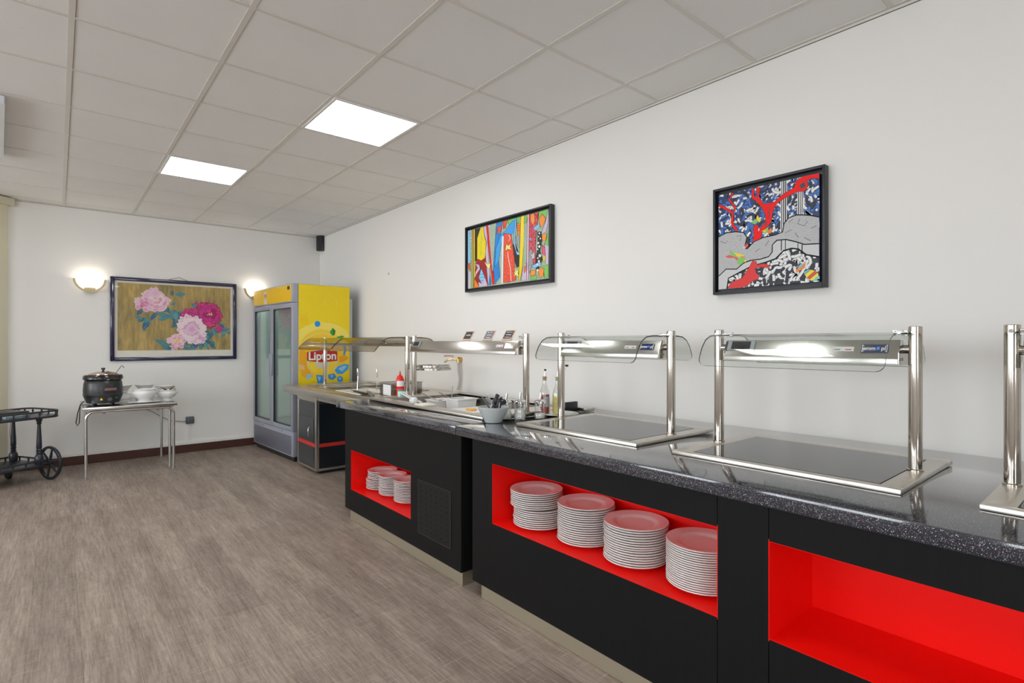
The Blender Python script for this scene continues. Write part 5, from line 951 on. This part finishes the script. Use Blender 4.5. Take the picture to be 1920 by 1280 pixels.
for i in range(6):
    a=cr_.uniform(0,6.28); q=tube(B(),[(0,0,0),(.05*math.cos(a),.05*math.sin(a),.028)],.0045,6)
    single('spoon_handle_end' if False else 'soup_spoon',q,mat('brown bread crust',(.12,.065,.04),.5,var=.3),'brown handled spoon lying in the tureen at the table corner','spoon','spoons in the corner tureen',True,origin=(-1.885+.03*cr_.uniform(-1,1),6.85+.03*cr_.uniform(-1,1),tz+.100+.004*i))
tureen(-2.255,7.10,'white tureen upside down just behind the soup kettle',.85,flip=True)
tureen(-2.05,7.16,'white tureen upside down behind the wide tureen',.8,flip=True)
tureen(-1.868,7.10,'white tureen upside down behind the corner tureen',.65,flip=True)
for x,y,l in((-2.255,7.10,'white soup bowl stacked behind the soup kettle'),(-2.05,7.16,'white soup bowl stacked behind the wide tureen'),(-1.868,7.10,'white soup bowl stacked behind the corner tureen')):
    h0=.128*(.65 if x>-1.95 else .8 if x>-2.1 else .85)
    single('soup_bowl',lathe(B(),[(0,0),(.045,0),(.048,.004),(.085,.05),(.09,.060),(.086,.060),(.08,.05),(.04,.008),(0,.008)],n=32),M['white'],l,'bowl','bowls stacked on the tureens',True,origin=(x,y,tz+.0012+h0))
single('extension_lead',tube(B(),[(-2.12,7.372,.62),(-2.05,7.42,.575),(-1.95,7.45,.52),(-1.85,7.47,.445),(-1.75,YB-.012,.392),(-1.64,YB-.012,.375),(-1.59,YB-.016,.378),(-1.57,YB-.018,.341)],.005,8),M['cord'],'grey cable running from the table to the wall socket','cable',smooth=True)
# ================================================================= TROLLEY
TA=math.atan2(-.51,-.86)
t=thing('serving_trolley','dark wooden serving trolley with spoked wheel at the left picture edge','trolley',(-2.835,6.80,0),TA)
# local: +x runs along the trolley away from the wheel end, -y runs back to the wall
LX,LY=.88,.50
def rr(x0,x1,y0,y1,r,n=6):
    o=[]
    for cx,cy,a in((x1-r,y1-r,0),(x0+r,y1-r,PI/2),(x0+r,y0+r,PI),(x1-r,y0+r,1.5*PI)):
        for i in range(n+1): o.append((cx+r*math.cos(a+PI/2*i/n),cy+r*math.sin(a+PI/2*i/n)))
    return o
def tray(name,z,gal,x0=0):
    b=prism(B(),rr(x0,LX,-LY,0,.09),z,z+.022,2,bev=.004); o=mk(name,b,M['ebony'],t,True,W=False)
    P=rr(x0+.006,LX-.006,-LY+.006,-.006,.085)
    mk('gallery_rail',tube(B(),[(p[0],p[1],z+gal) for p in P],.0085,8,closed=True),M['ebony'],o,True,W=False)
    b=B()
    for i in range(0,len(P),1):
        p=P[i]; q=P[(i+1)%len(P)]; d=math.hypot(q[0]-p[0],q[1]-p[1]); m=max(1,int(d/.09))
        for k in range(m if d>.05 else (1 if i%3==0 else 0)):
            u=k/m; x=p[0]+(q[0]-p[0])*u; y=p[1]+(q[1]-p[1])*u
            mk('spindle',lathe(B(),[(0,.022),(.005,.022),(.009,(gal+.022)/2),(.005,gal),(0,gal)],(x,y,z),8),M['ebony'],o,True,W=False)
    return o
tray('upper_tray',.598,.064,-.11); tray('lower_tray',.145,.056)
pp=[(0,0),(.030,0),(.034,.02),(.036,.06),(.026,.085),(.018,.095),(.024,.105),(.018,.115),(.024,.130),(.017,.142),(.022,.150),(.021,.20),(.015,.33),(.013,.375),(.021,.382),(.015,.392),(.022,.405),(.026,.430),(0,.430)]
for x,y in((.055,-.06),(.055,-LY+.06),(LX-.06,-.06),(LX-.06,-LY+.06)): mk('turned_post',lathe(B(),pp,(x,y,.1675),20),M['ebony'],t,True,W=False)
def wheel(x,y,R,nm='wheel'):
    Q=Matrix.Translation((x,y,R))@Matrix.Rotation(PI/2,4,'Y'); b=B()
    lathe(b,[(R-.022,-.012),(R-.004,-.013),(R,-.006),(R,.006),(R-.004,.013),(R-.022,.012),(R-.022,-.012)],n=48,mat4=None)
    lathe(b,[(0,-.018),(.022,-.018),(.026,0),(.022,.018),(0,.018)],n=20)
    bmesh.ops.transform(b,matrix=Q,verts=b.verts); w=mk(nm,b,M['ebony'],t,True,W=False)
    b=B()
    for i in range(6):
        a=2*PI*i/6+.3; q=lathe(B(),[(0,.02),(.007,.02),(.012,.06),(.007,R-.02),(0,R-.02)],n=10); bmesh.ops.transform(q,matrix=Q@Matrix.Rotation(a,4,'Z')@Matrix.Rotation(PI/2,4,'X'),verts=q.verts); merge(b,q)
    mk('spokes',b,M['ebony'],w,True,W=False)
wheel(-.035,-.06,.160)
mk('axle',tube(B(),[(-.06,-.06,.16),(.06,-.06,.16)],.010,10),M['ebony'],t,True,W=False)
for xx,y in((LX-.12,-.07),(LX-.12,-LY+.07),(.10,-LY+.07)):
    b=lathe(B(),[(0,-.012),(.04,-.012),(.045,0),(.04,.012),(0,.012)],n=24); bmesh.ops.transform(b,matrix=Matrix.Translation((xx,y,.046))@Matrix.Rotation(PI/2,4,'Y'),verts=b.verts); box(b,(xx-.015,y-.012,.07),(xx+.015,y+.012,.1445))
    mk('caster',b,M['dark'],t,True,W=False)
def ontrolley(name,lo,hi,mt,label,cat,rz=0,bev=.003):
    W4=Matrix.Translation((-2.835,6.80,0))@Matrix.Rotation(TA,4,'Z'); c=[(lo[i]+hi[i])/2 for i in range(3)]; c[2]=lo[2]
    b=box(B(),(lo[0]-c[0],lo[1]-c[1],0),(hi[0]-c[0],hi[1]-c[1],hi[2]-lo[2]),bev); o=single(name,b,mt,label,cat,smooth=True)
    p=W4@Vector(c); o.location=p; o.rotation_euler=(0,0,TA+rz); return o
ontrolley('black_tray',(.10,-.42,.6206),(.36,-.12,.672),M['dark'],'black shallow tray on the upper deck nearest the big wheel','tray')
ontrolley('folded_paper',(.14,-.085,.6206),(.33,-.03,.648),mat('printed paper',(.28,.36,.40),.5,var=.8,scale=(30,30,30)),'pale blue green printed leaflets behind the trolley front rail','leaflets')
ontrolley('black_box',(.40,-.40,.6206),(.56,-.14,.675),M['dark'],'black box on the trolley between tray and folder','box')
ontrolley('grey_folder',(.40,-.10,.6206),(.66,-.03,.645),mat('lilac grey card',(.42,.40,.47),.5),'lilac grey folder on the trolley at the left picture edge','folder')
ontrolley('serving_rack',(.30,-.42,.1676),(.62,-.18,.24),M['ebony'],'dark wooden box tray on the lower trolley deck','tray')
single('hanging_wire',tube(B(),[(-3.12,7.09,.590),(-3.13,7.09,.45),(-3.118,7.09,.35),(-3.11,7.09,.22),(-3.11,7.09,.176)],.0022,6),M['dark'],'thin dark wire hanging down between the trolley decks','wire')

# ================================================================= CAMERA, WORLD, COLOUR
cam=bpy.data.cameras.new('camera'); co=bpy.data.objects.new('camera',cam); COL.objects.link(co); S.camera=co
cam.sensor_width=36; cam.lens=18.9913; cam.clip_start=.02
cam.shift_x=-6.334/1920; cam.shift_y=1.275/1920
co.location=(-2.7776,0,1.32); co.rotation_euler=(PI/2,0,-math.radians(40.265))
w=bpy.data.worlds.new('world'); S.world=w; w.use_nodes=True; w.node_tree.nodes['Background'].inputs[0].default_value=(.8,.9,1,1); w.node_tree.nodes['Background'].inputs[1].default_value=.3
vs=S.view_settings; vs.view_transform='Standard'; vs.look='None'; vs.exposure=0.0; vs.gamma=1; vs.use_curve_mapping=False
S.cycles.max_bounces=14; S.cycles.diffuse_bounces=7; S.cycles.glossy_bounces=6; S.cycles.transparent_max_bounces=24; S.cycles.sample_clamp_indirect=8
